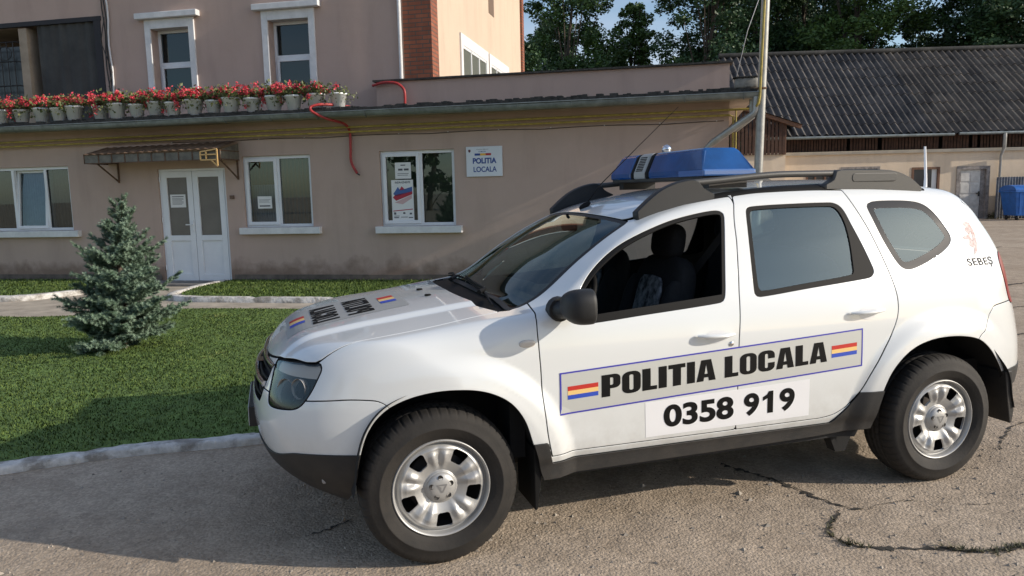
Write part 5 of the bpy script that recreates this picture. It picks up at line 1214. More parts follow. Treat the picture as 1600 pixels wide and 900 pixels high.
RD = np.vstack([smooth_poly(BS, .02, closed=False)[2:], smooth_poly(RS[::-1], .02, closed=False)[:-2], smooth_poly([(2.205,1.548),(2.0,1.552),(1.7,1.546),(1.549,1.533)], .02, closed=False)])
sidec = lambda m: (np.abs(m[0][:, 1]) > .45) & (m[0][:, 0] < 2.8)
fdoor = piece(FD, GAP, cond=sidec); rdoor = piece(RD, GAP, cond=sidec)
ZS = pchip([(.2,.497),(.462,.497),(.480,.40),(1.962,.40),(2.02,.440),(2.07,.480),(2.125,.546),(2.26,.549)], 2000)
sill, rest = split(rest, lambda m: np.where((m[0][:, 0] > .3) & (m[0][:, 0] < 2.3), m[0][:, 2]-ev(ZS, m[0][:, 0]), .05), .001)
ZFB = pchip([(-.9,.735),(-.56,.735),(-.459,.741),(-.354,.748),(-.268,.744),(-.225,.728),(-.20,.700)], 300)
fbump, rest = split(rest, lambda m: np.where(m[0][:, 0] < -.196, m[0][:, 2]-ev(ZFB, m[0][:, 0]), .05))
# the scuttle of metal between grille and lamps goes with the bumper; fender is what is left in front of the door
fender, rest = split(rest, lambda m: np.where((m[0][:, 2] < 1.13), m[0][:, 0]-.455, .05), .0)
RB = smooth_poly([(3.6,.93),(3.21,.928),(3.01,.918),(2.965,.88),(2.94,.84),(2.90,.795),(2.84,.755),(2.84,.3),(3.6,.3)], .03)
rbump, rest = split(rest, lambda m: np.where(m[0][:, 0] > 2.8, sdf(XZ(m), RB), .05))
tg, rest = split(rest, lambda m: np.maximum(3.0-m[0][:, 0], np.maximum(np.abs(m[0][:, 1])-.62, -m[0][:, 2]+.5)))
# ---- create parts
sym('body_shell', rest, M_paint)
hood_o = sym('hood', hood, M_paint); pair('fender', fender, M_paint)
fb = sym('front_bumper', fbump, M_paint); sym('lower_bumper', offset(nose_blk, .006), M_plast); rb = sym('rear_bumper', rbump, M_paint); sym('rear_valance', offset(tail_blk, .004), M_plast)
pair('sill_trim', offset(sill, .010), M_plast, ret=.02)
tgo = sym('tailgate', tg, M_paint); sym('rear_window', offset(bwin, -.004), M_glassr, 0, tgo)
fdo = pair('front_door', fdoor, M_paint); rdo = pair('rear_door', rdoor, M_paint)
sym('cowl', offset(cowl, -.012), M_trim)
# windscreen: printed black border then clear glass
def ring(m, outline, proj, inner): 
    g = sdf(proj(m), outline); return clip(m, -(g+inner)), clip(m, g+inner)
wr_, wg = ring(ws, WSP, AY, .028)
# keep the centreline side clear: outline polygon runs past the centre so no border appears there
wso = sym('windscreen', offset(wg, -.004), M_glassf, 0); sym('screen_border', offset(wr_, -.004), M_blackrub, .012, parent=wso)
fr_, fg = ring(pf, FWIN, XZ, .016); 
# wider sill seal along the bottom of the window
low = lambda m: m[0][:, 2] - (1.004+.052*(m[0][:, 0]-.66)/.7+.024)
fl_, fg = clip(fg, low(fg)), clip(fg, -low(fg))
fr_ = (np.vstack([fr_[0], fl_[0]]), np.vstack([fr_[1], fl_[1]]), np.concatenate([fr_[2], fl_[2]+len(fr_[0])]))
pair('window_seal', offset(fr_, -.003), M_trim, fdo, .015)
panel('side_window', mirror(offset(fg, -.010)), M_glassr, fdo[1], 0)
g = sdf(XZ(pr), RGL); rr_, rg = clip(pr, -g), clip(pr, g); pair('window_seal', offset(rr_, -.002), M_trim, rdo, .012); rw = pair('side_window', offset(rg, -.008), M_glassr, rdo, 0)
qr, qg = ring(pq, QWIN, XZ, .038); qo = pair('quarter_window', offset(qg, -.0035), M_glassr, ret=0); pair('window_border', offset(qr, -.003), mat('printed_glass_border', (.022, .023, .024), .10, spec=.4), qo, .010)

# ---- inner liner hides the empty shell and closes the shut lines
inn = build_half(.027); inn = clip(inn, inn[0][:, 1]); inn = clip(inn, .30-inn[0][:, 2]); inn = offset(inn, -.026)
for A, e in ((AF, .03), (AR, .03)): inn = clip(inn, -side_only(inn, sdf(XZ(inn), A)-e))
for O_, pj, cd, e in ((FWIN, XZ, highside, .004), (RWIN, XZ, highside, -.01), (QWIN, XZ, highside, -.02), (WSP, AY, top_, .0), (BWIN, YZ, lambda m: m[0][:, 0] > 3.0, 0)):
    q = sdf(pj(inn), O_)-e; inn = clip(inn, -np.where(cd(inn), q, np.abs(q)+.05))
sym('cabin_lining', inn, M_cab, 0)
# ---- wheel wells, floor
for cx, A in ((.03, AF), (2.655, AR)):
    for s_ in (-1, 1):
        wl = MB(); P = [(x, z) for x, z in A if z > .33]; 
        P = [(cx+(x-cx)*1.03, .335+(z-.335)*1.03) for x, z in P]
        V = [(x, s_*.885, z) for x, z in P]+[(x, s_*.52, z) for x, z in P]; n = len(P)
        o = int(np.argmin([z for x, z in P])); 
        wl.add(V, [(i, (i+1) % n, (i+1) % n+n, i+n) for i in range(n) if P[i][1] > .36 or P[(i+1) % n][1] > .36]); wl.add([(x, s_*.56, z) for x, z in P], [tuple(range(n))]); wl.build('wheel_well', M_void, car)
fl = MB(); fl.box((-.40, -.50, .27), (3.25, .50, .38)); fl.box((.50, -.78, .30), (2.10, .78, .40)); fl.box((-.42, -.45, .38), (.33, .45, .80)); fl.box((2.9, -.7, .40), (3.3, .7, .60)); fl.box((.33, -.78, .40), (.40, .78, .95)); fl.build('floor_pan', M_void, car)
# ---- wheels
def wheel(name, cx, s_):
    w_ = bpy.data.objects.new(name, None); C.objects.link(w_); w_.parent = car; w_.location = (cx, s_*.868, .338); w_.rotation_euler = (0, 0, 0 if s_ < 0 else math.pi); w_.empty_display_size = .1
    return w_
prof = [(.213, .012), (.222, .006), (.236, -.006), (.262, -.012), (.264, -.0135), (.268, -.0135), (.270, -.012), (.300, -.006), (.318, .002), (.330, .012), (.337, .026), (.3415, .045), (.3430, .064), (.3430, .070), (.3345, .0705), (.3345, .0785), (.3432, .079), (.3440, .100), (.3440, .1035), (.3355, .104), (.3355, .112), (.3440, .1125), (.3432, .137), (.3345, .1375), (.3345, .1455), (.3430, .146), (.3415, .170), (.335, .192), (.322, .207), (.29, .215), (.24, .21), (.213, .20)]
ns = 416; V = []; Fc = []
for k in range(ns):
    t = 2*math.pi*k/ns; c_, s__ = math.cos(t), math.sin(t); gro = (k % 8) in (0,); gro2 = (k % 8) in (4,)
    for j, (r_, y) in enumerate(prof):
        q = r_
        if gro and (9 <= j <= 12 or 25 <= j <= 27): q -= .006
        if gro2 and (16 <= j <= 17 or 22 <= j <= 23): q -= .005
        V.append((q*c_, y, q*s__))
m_ = len(prof); Fc = [(k*m_+j, ((k+1) % ns)*m_+j, ((k+1) % ns)*m_+j+1, k*m_+j+1) for k in range(ns) for j in range(m_-1)]
V = [(x, y, max(z, -.3375)) for x, y, z in V]
ty = MB(); ty.add(V, Fc, 0, True)
# wheel disc on a polar sheet, five windows cut by the clip routine
nr, na = 96, 480; r_ = np.linspace(.022, .2135, nr); th = np.arange(na)*2*np.pi/na; RR, TT = np.meshgrid(r_, th, indexing='ij')
ha = R_(-15)+np.arange(5)*2*np.pi/5      # window bearings
da = np.min(np.abs((TT[..., None]-ha+np.pi/5*1 + np.pi) % (2*np.pi) - np.pi), -1)*0
dh = ((TT-ha[0]+np.pi/5) % (2*np.pi/5))-np.pi/5      # angle from the nearest window centre
dm = ((TT-ha[0]) % (2*np.pi/5))-np.pi/5              # angle from the middle between windows
dep = np.interp(RR, [.02, .066, .072, .095, .115, .15, .172, .188, .193, .198, .2015, .2055, .2095, .2135], [.030, .030, .038, .028, .020, .016, .018, .028, .036, .034, .014, .008, .006, .012])
bl = np.exp(-((RR-.135)/.034)**2); lobe = np.exp(-((np.abs(dm)-.185)/.12)**2)
dep = dep - .011*bl*lobe + .007*bl*np.exp(-(dm/.08)**2) + .004*bl*np.exp(-(dh/.3)**2)
dep = dep - .004*np.exp(-((RR-.178)/.008)**2)*(1-np.exp(-(dh/.25)**2))
Vd = np.stack([RR*np.cos(TT), dep, RR*np.sin(TT)], -1).reshape(-1, 3)
i, k = np.meshgrid(np.arange(nr-1), np.arange(na), indexing='ij'); a = (i*na+k).ravel(); b = (i*na+(k+1) % na).ravel(); c_ = ((i+1)*na+(k+1) % na).ravel(); d_ = ((i+1)*na+k).ravel()
Td = np.concatenate([np.stack([a, b, c_], 1), np.stack([a, c_, d_], 1)])
Nd = np.zeros_like(Vd); fn = np.cross(Vd[Td[:, 1]]-Vd[Td[:, 0]], Vd[Td[:, 2]]-Vd[Td[:, 0]])
for q in range(3): np.add.at(Nd, Td[:, q], fn)
Nd /= np.linalg.norm(Nd, axis=1)[:, None]
if Nd[:, 1].mean() > 0: Nd = -Nd; Td = Td[:, ::-1]
xx = RR.ravel()-.148; tt = (RR*dh).ravel(); sgn = np.maximum(np.abs(xx)*1.0-.0215, np.abs(tt)-(.0245+.10*xx)); 
xx = RR.ravel()-.145; q = np.stack([np.clip(np.abs(xx)-.018, 0, None), np.clip(np.abs(tt)-(.0190+.25*xx), 0, None)], -1); sgn = np.hypot(q[:, 0], q[:, 1])-.0130
disc = clip((Vd, Nd, Td), -sgn)
def disc_return(m, depth=.012):
    V, N, T = m; E = np.concatenate([T[:, [0, 1]], T[:, [1, 2]], T[:, [2, 0]]]); nv = len(V); key = np.minimum(E[:, 0], E[:, 1])*nv+np.maximum(E[:, 0], E[:, 1]); u, inv, cnt = np.unique(key, return_inverse=True, return_counts=True)
    Bd = E[cnt[inv.ravel()] == 1]; rr = np.hypot(V[Bd[:, 0], 0], V[Bd[:, 0], 2]); Bd = Bd[(rr > .08) & (rr < .19)]
    bv = np.unique(Bd); mp = -np.ones(nv, int); mp[bv] = np.arange(len(bv)); nb_ = V[bv].copy(); nb_[:, 1] += depth; Nn = N[bv]
    cur = mp[Bd]+nv; return np.vstack([V, nb_]), np.vstack([N, Nn*0+[0, -.1, 0]+V[bv]*[-1, 0, -1]*0+[0, 0, 1e-3]]), np.concatenate([T, np.stack([Bd[:, 1], Bd[:, 0], cur[:, 0]], 1), np.stack([Bd[:, 1], cur[:, 0], cur[:, 1]], 1)])
disc2 = disc_return(disc); disc_me = raw_mesh('rim', disc2[0], disc2[2], M_steel, N=np.vstack([disc[1], disc2[1][len(disc[0]):]/np.linalg.norm(disc2[1][len(disc[0]):], axis=1)[:, None]]))
dr_m = MB(); dr_m.lathe([(.2, .05), (.19, .10), (.19, .19), (.0, .19)], 40, 'y'); dr_m.lathe([(0, .085), (.135, .085), (.135, .11)], 32, 'y')
cap = MB(); cap.lathe([(0, .010), (.022, .010), (.040, .013), (.055, .019), (.062, .027), (.066, .040)], 40, 'y')
nut = MB(); 
for k in range(5):
    t = R_(95)+k*2*math.pi/5; nut.lathe([(.0, .0140), (.0095, .0140), (.0110, .0118), (.0110, .020)], 12, 'y', (.044*math.cos(t), .0, .044*math.sin(t)))
nut2 = MB()
for k in range(5):
    t = R_(95)+k*2*math.pi/5; nut2.lathe([(0, .0145), (.0045, .0145), (.0045, .02)], 6, 'y', (.044*math.cos(t), -.0005, .044*math.sin(t)))
emb = fill2d([[(-.022,.017),(.022,.017),(.022,.012),(.004,-.020),(-.004,-.020),(-.022,.012)], [(-.014,.011),(.013,.011),(.011,.007),(.002,-.010),(-.003,-.010),(-.003,.004)]])
M_hole2 = mat('bolt_dark', (.03, .028, .026), .6, metal=.2)
bases = {}
for nm, cx, s_ in (('n', 0, -1), ('n', 2.673, -1), ('n', 0, 1), ('n', 2.673, 1)):
    w_ = wheel('wheel', cx, s_)
    if not bases:
        o1 = ty.build('tyre', M_rubber, w_); o2 = link('rim', disc_me, w_); o3 = dr_m.build('brake_drum', mat('rusty_brake', (.06, .05, .045), .8), w_); o4 = cap.build('hub_cap', M_steel, w_); o5 = nut.build('wheel_nut', M_hole2, w_)
        o6 = place2d('emblem', emb, lambda a, b: (a, .0090-.0, b), mat('emblem_grey', (.25, .25, .25), .5, metal=.4), w_)
        bases = {o.name.split('.')[0]: o.data for o in (o1, o2, o3, o4, o5, o6)}
    else:
        for k_, me in bases.items(): link(k_, me, w_)
    w_.rotation_euler[1] = 0
# mud flaps
for s_ in (-1, 1):
    g = MB(); g.prism([(.405,.47),(.452,.47),(.434,.30),(.418,.19),(.405,.19)], s_*.64, s_*.885); g.build('mud_flap', M_trim, car, bevel=.004)
    g = MB(); g.prism([(3.085,.56),(3.13,.56),(3.16,.34),(3.15,.27),(3.135,.27),(3.11,.40)], s_*.60, s_*.875); g.build('mud_flap', M_plast, car, bevel=.004)
    g = MB(); g.prism([(2.02,.31),(2.16,.31),(2.12,.22),(2.06,.22)], s_*.74, s_*.80); g.build('jack_bracket', M_void, car)
# ---- surface helpers for fittings
def side_y(x, z, off=0, s_=-1):
    y = float(half(np.array([x]), np.array([z]))[0])
    P = np.array([[x, y, z]])
    for _ in range(4): P[0, 1] -= F(P)[0]/gradF(P)[0, 1]
    return s_*(P[0, 1]+off)
def top_at(x, y, off=0):
    P = np.array([[x, y, 1.1]]); P[0, 2] = topz(P[:, 0], P[:, 1])[0]
    for _ in range(4): P[0, 2] -= F(P)[0]/gradF(P)[0, 2]
    return P[0, 2]+off
_ck = {}
def on_side(off, s_=-1):
    def f(a, b): return (a, side_y(a, b, off, s_), b)
    return f
# ---- door decals (tilted a little upward to the rear like the belt line)
o_ = np.array([.530, .603]); ex = np.array([1.602, .077]); L_ = np.linalg.norm(ex); ex = ex/L_; ez = np.array([-.058, .998])*0+np.array([-ex[1], ex[0]])
ez = np.array([-.006, 1.0]); HT = .190
def dec(off, s_=-1, mir=False):
    def f(a, b):
        if mir: a = L_-a
        p = o_+ex*a+ez*b; return (p[0], side_y(p[0], p[1], off, s_), p[1])
    return f
word, wl_ = heavy('POLITIA LOCALA')
WJ = join2d(word); WJ = (WJ[0]*np.array([1.195/wl_, .100])+np.array([.196, .052]), WJ[1])
def fit2(VT, x0, x1, z0, z1):
    V = VT[0]-VT[0].min(0); V = V/V.max(0); return V*np.array([x1-x0, z1-z0])+np.array([x0, z0]), VT[1]
one_ = fill2d([[(.34,0),(.72,0),(.72,1),(.42,1),(.30,.86),(.02,.76),(.02,.58),(.34,.68)]])
NJ = join2d([fit2(text2d('0358', 1, .035), 0, .368, 0, .106), fit2(text2d('9', 1, .035), .424, .508, 0, .106), fit2(one_, .528, .586, .002, .104), fit2(text2d('9', 1, .035), .622, .708, 0, .106)])
for s_, mir in ((-1, False), (1, True)):
    par = fdo[0] if s_ < 0 else fdo[1]
    R1 = rects([(0, 0, L_, HT)])
    dc = place2d('livery_strip', R1, dec(.0012, s_, mir), M_dgrey, car, .05)
    bo = join2d([rects([(0, 0, L_, .007), (0, HT-.007, L_, HT), (0, .007, .007, HT-.007), (L_-.007, .007, L_, HT-.007)])]); place2d('strip_border', bo, dec(.0020, s_, mir), M_dblue, dc, .05)
    for x0, x1 in ((.036, .180), (1.418, 1.568)):
        for k, mm in enumerate((M_dblu2, M_dyel, M_dred)): place2d('flag_band', rects([(x0, .066+k*.0195, x1, .066+(k+1)*.0195)]), dec(.0022, s_, mir), mm, dc, .05)
    place2d('lettering', WJ, dec(.0024, s_, mir), M_blk, dc, .05)
    def numf(off, s_=s_, mir=mir):
        def f(a, b):
            if mir: a = .89-a
            x = .940+a+.010*(1-b/.18); z = .449+b+.0*a+ a*(.008+.022*b/.18); return (x, side_y(x, z, off, s_), z)
        return f
    pn_ = place2d('number_panel', rects([(0, 0, .885, .168)]), numf(.0010), M_dwhite, car, .05)
    place2d('number', (NJ[0]+np.array([.092, .036]), NJ[1]), numf(.0022), M_blk, pn_, .04)
# hood decal (mirror-written so that drivers ahead can read it)
def hd_(off):
    def f(a, b): return (b, a, top_at(b, a, off))     # a = across (+y far side), b = along x to the rear
    return f
hp_ = place2d('hood_strip', rects([(-.30, -.585, .285, -.015)]), hd_(.0012), mat('hood_strip_grey', (.36, .36, .34), .5), hood_o, .03)
for wd, x0, x1 in (('POLITIA', -.30, -.175), ('LOCALA', -.465, -.340)):
    wj, wl2 = heavy(wd); wj = join2d(wj); place2d('lettering', (wj[0]*np.array([.46/wl2, x1-x0])+np.array([-.255, x0]), wj[1]), hd_(.0028), M_blk, hp_, .02)
for x0, x1 in ((-.128, -.050), (-.570, -.498)):
    for k, mm in enumerate((M_dblu2, M_dyel, M_dred)): place2d('flag_band', rects([(-.13+k*.066, x0, -.13+(k+1)*.066, x1)]), hd_(.0026), mm, hp_, .02)
# washer jets
for y in (-.17, .06):
    g = MB(); V, Fc = rounded_box(.035, .022, .012, 3, 6); g.add(xf(V, TR((.10, y, top_at(.10, y)+.004))), Fc, 0, True); g.build('washer_jet', M_trim, hood_o)
# quarter panel badge
bp_ = place2d('town_crest', fill2d([[(.0,.0),(.03,.02),(.05,.06),(.06,.12),(.045,.17),(.02,.18),(-.01,.165),(.01,.15),(-.005,.13),(.012,.11),(-.03,.10),(-.045,.09),(-.02,.085),(.005,.08),(-.01,.05),(.015,.04)], [(.025,.07),(.035,.10),(.03,.13),(.02,.10)]]), lambda a, b: (2.945+a, side_y(2.945+a, 1.185+b, .0015), 1.185+b), mat('crest_brown', (.45, .24, .21), .6, col2=(.68, .66, .65), vscale=60), car, .03)
sb = text2d('SEBEȘ', .052, .0009, 1.3, 1.1); place2d('town_name', sb, lambda a, b: (2.875+a, side_y(2.875+a, 1.135+b, .0015), 1.135+b), mat('badge_grey', (.10, .10, .10), .8, spec=.05), car, .03)
# ---- door handles, lock, repeater, mirrors
def handle(x0, x1, z, dz, par, s_, lock):
    yy = lambda x, z_, o: side_y(x, z_, o, s_)
    P = [(x0+(x1-x0)*t, yy(x0+(x1-x0)*t, z+dz*t, -.002+.040*math.sin(math.pi*min(1, .06+t*.88))**.6), z+dz*t) for t in np.linspace(0, 1, 12)]
    g = MB(); g.tube(P, [.009, .013, .016, .0165, .0165, .0165, .0165, .0165, .016, .015, .013, .009], 12, flat=.62); g.build('door_handle', M_paint, par)
    # recess cup: flat disc with its shade put into the paint colour
    g = MB(); n = 24; cx = x0+(x1-x0)*.55; V = [(cx, yy(cx, z-.012, -.0), z-.012)]
    rings = 6; V = []
    for i in range(rings+1):
        f_ = i/rings
        for k in range(n): t = 2*math.pi*k/n; x = cx+.052*f_*math.cos(t); zz = z-.010+.030*f_*math.sin(t); V.append((x, yy(x, zz, .0016-.0*(1-f_*f_)), zz))
    g.add(V, [(i*n+k, i*n+(k+1) % n, (i+1)*n+(k+1) % n, (i+1)*n+k) for i in range(rings) for k in range(n)], 0, True); g.build('handle_recess', mat('recess_shade_paint', (.70, .71, .72), .45, coat=.5), par)
    if lock:
        g = MB(); g.lathe([(0, -.006*1), (.009, -.006), (.012, -.003), (.012, .004)] if s_ < 0 else [(0, .006), (.009, .006), (.012, .003), (.012, -.004)], 16, 'y', (x1-.008, yy(x1-.008, z-.050, 0), z-.050)); g.build('door_lock', M_chrome, par)
for s_, k in ((-1, 0), (1, 1)):
    handle(1.200, 1.392, .903, -.004, fdo[k], s_, True); handle(2.055, 2.255, .950, .004, rdo[k], s_, False)
    V, Fc = rounded_box(.075, .014, .034, 2.4, 10); g = MB(); g.add(xf(V, TR((.388, side_y(.388, .932, 0, s_), .932))), Fc, 0, True); g.build('side_repeater', mat('repeater_lens', (.62, .58, .52), .15, coat=.5), car)
    if s_ > 0: continue
    # mirror
    mr = bpy.data.objects.new('wing_mirror', None); C.objects.link(mr); mr.parent = fdo[k]
    y0 = side_y(.60, 1.06, 0, s_)
    V, Fc = rounded_box(.185, .205, .142, 2.6, 22)
    V = [((x if x < .03 else .03+(x-.03)*.25)*(1.0), y, z-.016*(y*s_+.11 if False else 0)) for x, y, z in V]
    V = [(x, y, z*(1+.25*(y*s_)/.12)) for x, y, z in V]
    g = MB(); g.add(xf(V, TR((.598, s_*.985, 1.098), (0, 0, s_*.12))), Fc, 0, True); g.build('mirror_housing', M_plast, mr)
    g = MB(); g.tube([(.545, s_*(abs(y0)-.01), 1.066), (.552, s_*.895, 1.068), (.565, s_*.945, 1.075)], [.048, .034, .030], 14); g.build('mirror_arm', M_plast, mr)
    g = MB(); g.tube([(.545, s_*(abs(y0)-.02), 1.066), (.545, s_*(abs(y0)+.018), 1.066)], [.056, .052], 16); g.build('mirror_base', M_plast, mr)
    V, Fc = rounded_box(.004, .15, .10, 4, 10); g = MB(); g.add(xf(V, TR((.6305, s_*.985, 1.10))), Fc, 0, True); g.build('mirror_glass', M_chrome, mr)
    # triangular black corner behind the rear side glass is part of the seal; filler flap not visible
# ---- headlamps
ho = pair('headlamp_cover', offset(head, -.003), M_clear, ret=0)
M_lampin = mat('lamp_bowl_chrome', (.88, .84, .78), .22, metal=.35); M_lampdk = mat('lamp_bezel_dark', (.018, .022, .028), .55)
hb = offset(head, -.060); hbi = pair('headlamp_bowl', hb, M_lampdk, ho, .0)
hed = edge_return(head, .06); ntop = len(head[0]); sel = (hed[2] >= ntop).any(1); he = compact(hed[0], hed[1], hed[2][sel]); pair('headlamp_rim', he, M_lampdk, ho, 0)
for s_, k in ((-1, 0), (1, 1)):
    g = MB(); dv = Vector((-.80, s_*.60, .05)).normalized()
    for (c0, r0) in (((-.590, s_*.580, .750), .058), ((-.540, s_*.650, .775), .044)):
        q = dv.to_track_quat('Z', 'Y').to_matrix().to_4x4(); M_ = Matrix.Translation(c0) @ q
        gg = MB(); gg.lathe([(.012, -.045), (r0*.6, -.030), (r0*.9, .0), (r0, .022)], 26); g.add(xf(gg.v, M_), gg.f, 0, True)
    g.build('reflector', M_lampin, ho[k])
    up_ = clip(head, -(head[0][:, 2]-.825)); up_ = offset(up_, -.022); panel('indicator_reflection', up_ if s_ < 0 else mirror(up_), mat('strip_reflection_tone', (.86, .76, .64), .3, spec=.6), ho[k], 0)  # pale warm colour stands in for surroundings mirrored along the top
# grille
gro_ = sym('grille', offset(grille, -.03), M_trim, 0); 
g = MB()
for z in (.70, .735, .77, .805):
    P = []
    for y in np.linspace(-.40, .40, 21):
        P.append((float(ev(NOSE, z)+ev(NPLAN, abs(y)))+.006, y, z))
    g.tube(P, .007, 6)
g.build('grille_slats', M_trim, gro_)
g = MB(); P = [(float(ev(NOSE, .832)+ev(NPLAN, abs(y)))+.0, y, .832) for y in np.linspace(-.42, .42, 25)]; g.tube(P, .010, 8)
P = [(float(ev(NOSE, .752)+ev(NPLAN, abs(y)))-.004, y, .752) for y in np.linspace(-.41, .41, 25)]; g.tube(P, .014, 8); g.build('grille_bar', M_chrome, gro_)
g = MB(); g.prism([(-.03, .73), (.03, .73), (.05, .785), (-.05, .785)], -.729, -.700, plane='yz'); g.v = [(x, y, z) for x, y, z in g.v]; g.build('emblem', M_chrome, gro_)
g = MB(); g.box((-.776, -.262, .520), (-.735, .262, .616)); g.build('number_plate', M_plast, fb, bevel=.004); g = MB(); g.box((-.779, -.255, .525), (-.777, .255, .611)); g.build('plate_face', M_dwhite, fb)
# front fog recess mark and tow eye cover
V, Fc = rounded_box(.02, .01, .045, 3, 8); g = MB(); g.add(xf(V, TR((-.475, side_y(-.475, .40, -.002), .40))), Fc, 0, True); g.build('side_marker', mat('marker_grey', (.3, .3, .3), .4), fb)
# tail lamps
M_tail = mat('tail_lamp_red', (.24, .003, .006), .3, coat=.15, spec=.3); pair('tail_lamp', offset(taill, .003), M_tail, ret=.02)
# ---- roof rails
for s_ in (-1, 1):
    y1 = .598
    def ry(x): return s_*(.588-.02*abs(x-1.9)**1.5*.5)
    st_ = MB(); V = []; X = np.linspace(1.40, 2.76, 60)
    for x in X:
        yo = side = abs(ry(x)); z = float(top_at(x, yo)); V += [(x, s_*(yo-.035), top_at(x, yo-.035)+.006), (x, s_*(yo+.018), float(top_at(x, yo+.018))+.007), (x, s_*(yo+.026), float(top_at(x, yo+.026))-.012)]
    st_.add(V, [(3*i+k, 3*i+3+k, 3*i+4+k, 3*i+1+k) for i in range(59) for k in (0, 1)], 0, True); rail = st_.build('roof_rail', M_trim, car)
    # front foot: a curved wedge; rear foot: long moulded block; bar between them
    def wedge(poly, m_, nm, w0=.042, lean=.012):
        g = MB(); n = len(poly); rows = []
        for dy, ins in ((-w0/2, .014), (-w0*.42, .006), (-w0*.28, .001), (0, 0), (w0*.28, .001), (w0*.42, .006), (w0/2, .014)):
            cx = np.mean([p[0] for p in poly]); cz = np.mean([p[1] for p in poly])
            rows.append([(p[0]+(cx-p[0])*ins*3, ry(p[0])+dy+0*lean, p[1]+(cz-p[1])*ins*6) for p in poly])
        V = [q for r__ in rows for q in r__]; Fc = [(j*n+i, j*n+(i+1) % n, (j+1)*n+(i+1) % n, (j+1)*n+i) for j in range(6) for i in range(n)]
        g.add(V, Fc, 0, True); g.add(rows[0], [tuple(range(n))]); g.add(rows[-1], [tuple(range(n))]); return g.build(nm, m_, rail)
    zr = lambda x: float(top_at(x, .60))
    ft = smooth_poly([(1.035, 1.462), (1.10, 1.520), (1.17, 1.570), (1.25, 1.603), (1.33, 1.618), (1.37, 1.61), (1.40, 1.575), (1.46, 1.545)], .02, closed=False)
    lo_ = [(x, zr(x)-.01) for x in np.linspace(1.46, 1.04, 12)]
    wedge([tuple(p) for p in ft]+lo_, M_plast, 'front_foot', .055)
    ft = smooth_poly([(2.10, 1.575), (2.15, 1.60), (2.165, 1.645), (2.19, 1.652), (2.35, 1.652), (2.50, 1.648), (2.58, 1.636), (2.66, 1.605), (2.72, 1.565), (2.745, 1.545)], .02, closed=False)
    lo_ = [(x, zr(x)-.01) for x in np.linspace(2.74, 2.10, 14)]
    wedge([tuple(p) for p in ft]+lo_, M_rail, 'rear_foot', .055)
    g = MB(); g.prism(rrect(2.27, 1.588, 2.56, 1.632, .018), ry(2.4)+s_*.026, ry(2.4)+s_*.0315); g.build('foot_inset', M_rail, rail, bevel=.003)
    g = MB(); P = [(x, ry(x), 1.598+.036*sst(1.25, 1.9, x)) for x in np.linspace(1.34, 2.17, 18)]; g.tube(P, .0165, 12, flat=1.0); V = [(x, y, z) for x, y, z in g.v]; g.build('rail_bar', M_rail, rail)
# ---- light bar
M_bluel = mat('blue_lens', (.004, .075, .27), .22, coat=.3, var=.35, vscale=3); M_blued = mat('blue_lens_base', (.06, .16, .42), .2, coat=.6); M_barg = mat('bar_grey', (.40, .40, .38), .4, var=.08, vscale=5)
lbr = bpy.data.objects.new('light_bar', None); C.objects.link(lbr); lbr.parent = car; lbr.location = (1.58, 0, 1.632)
def barsec(y0, y1, m_, nm, cap0=0, cap1=0, z0=.0, zt=.145, grow=0):
    """trapezoid section swept along y; ends slope inward towards the top"""
    base = [(-.150, z0), (-.150, z0+.035), (-.108, zt-.016), (-.090, zt), (.090, zt), (.108, zt-.016), (.150, z0+.035), (.150, z0)]
    base = [(a*(1+grow), b*(1+grow*.6)) for a, b in base]
    ys = [(y0, cap0), (y1, cap1)]; V = []; n = len(base)
    secs = [(y0, 1.0, cap0), (y1, 1.0, cap1)]
    for y, _, cp in secs:
        for a, b in base:
            hh_ = max(0, (b-z0-.035)/(zt-.035)); V.append((a*(1-.12*abs(cp)*0), y+cp*hh_, b))
    Fc = [(i, (i+1) % n, (i+1) % n+n, i+n) for i in range(n)]+[tuple(range(n)), tuple(range(n, 2*n))]
    g = MB(); g.add(V, Fc); return g.build(nm, m_, lbr, bevel=.012, seg=3)
barsec(-.545, .039, M_bluel, 'blue_lens', .085, 0); barsec(.266, .545, M_bluel, 'blue_lens', 0, -.085)
barsec(.085, .222, M_barg, 'speaker_housing', grow=.012); barsec(.040, .084, M_trim, 'strap'); barsec(.223, .265, M_trim, 'strap')
for s_ in (-1,):
    g = MB(); pl_ = [(-.154, .0), (-.154, .036), (.154, .036), (.154, .0)]; g.box((-.152, -.552, .0), (.152, -.30, .034)); g.build('clear_end', M_blued, lbr, bevel=.008)
g = MB(); g.box((-.142, -.53, -.016), (.142, .53, .001)); g.build('base_rail', M_plast, lbr, bevel=.004)
g = MB()
for k in range(9): g.box((-.1455+k*.0045-.004, .115, .045+k*.0095), (-.1415+k*.0045-.004, .195, .050+k*.0095))
g.build('speaker_grille', M_trim, lbr)
for q in (-.52, .46): g = MB(); g.box((-.10, q, -.06), (.12, q+.06, -.016)); g.build('mounting_foot', M_plast, lbr)
g = MB(); g.lathe([(0, -.028), (.02, -.020), (.028, 0), (.02, .020), (0, .028)], 18, 'x', (.04, .17, .172)); g.tube([(.04, .17, .13), (.04, .17, .16)], .008, 8); g.build('work_lamp', M_chrome, lbr)
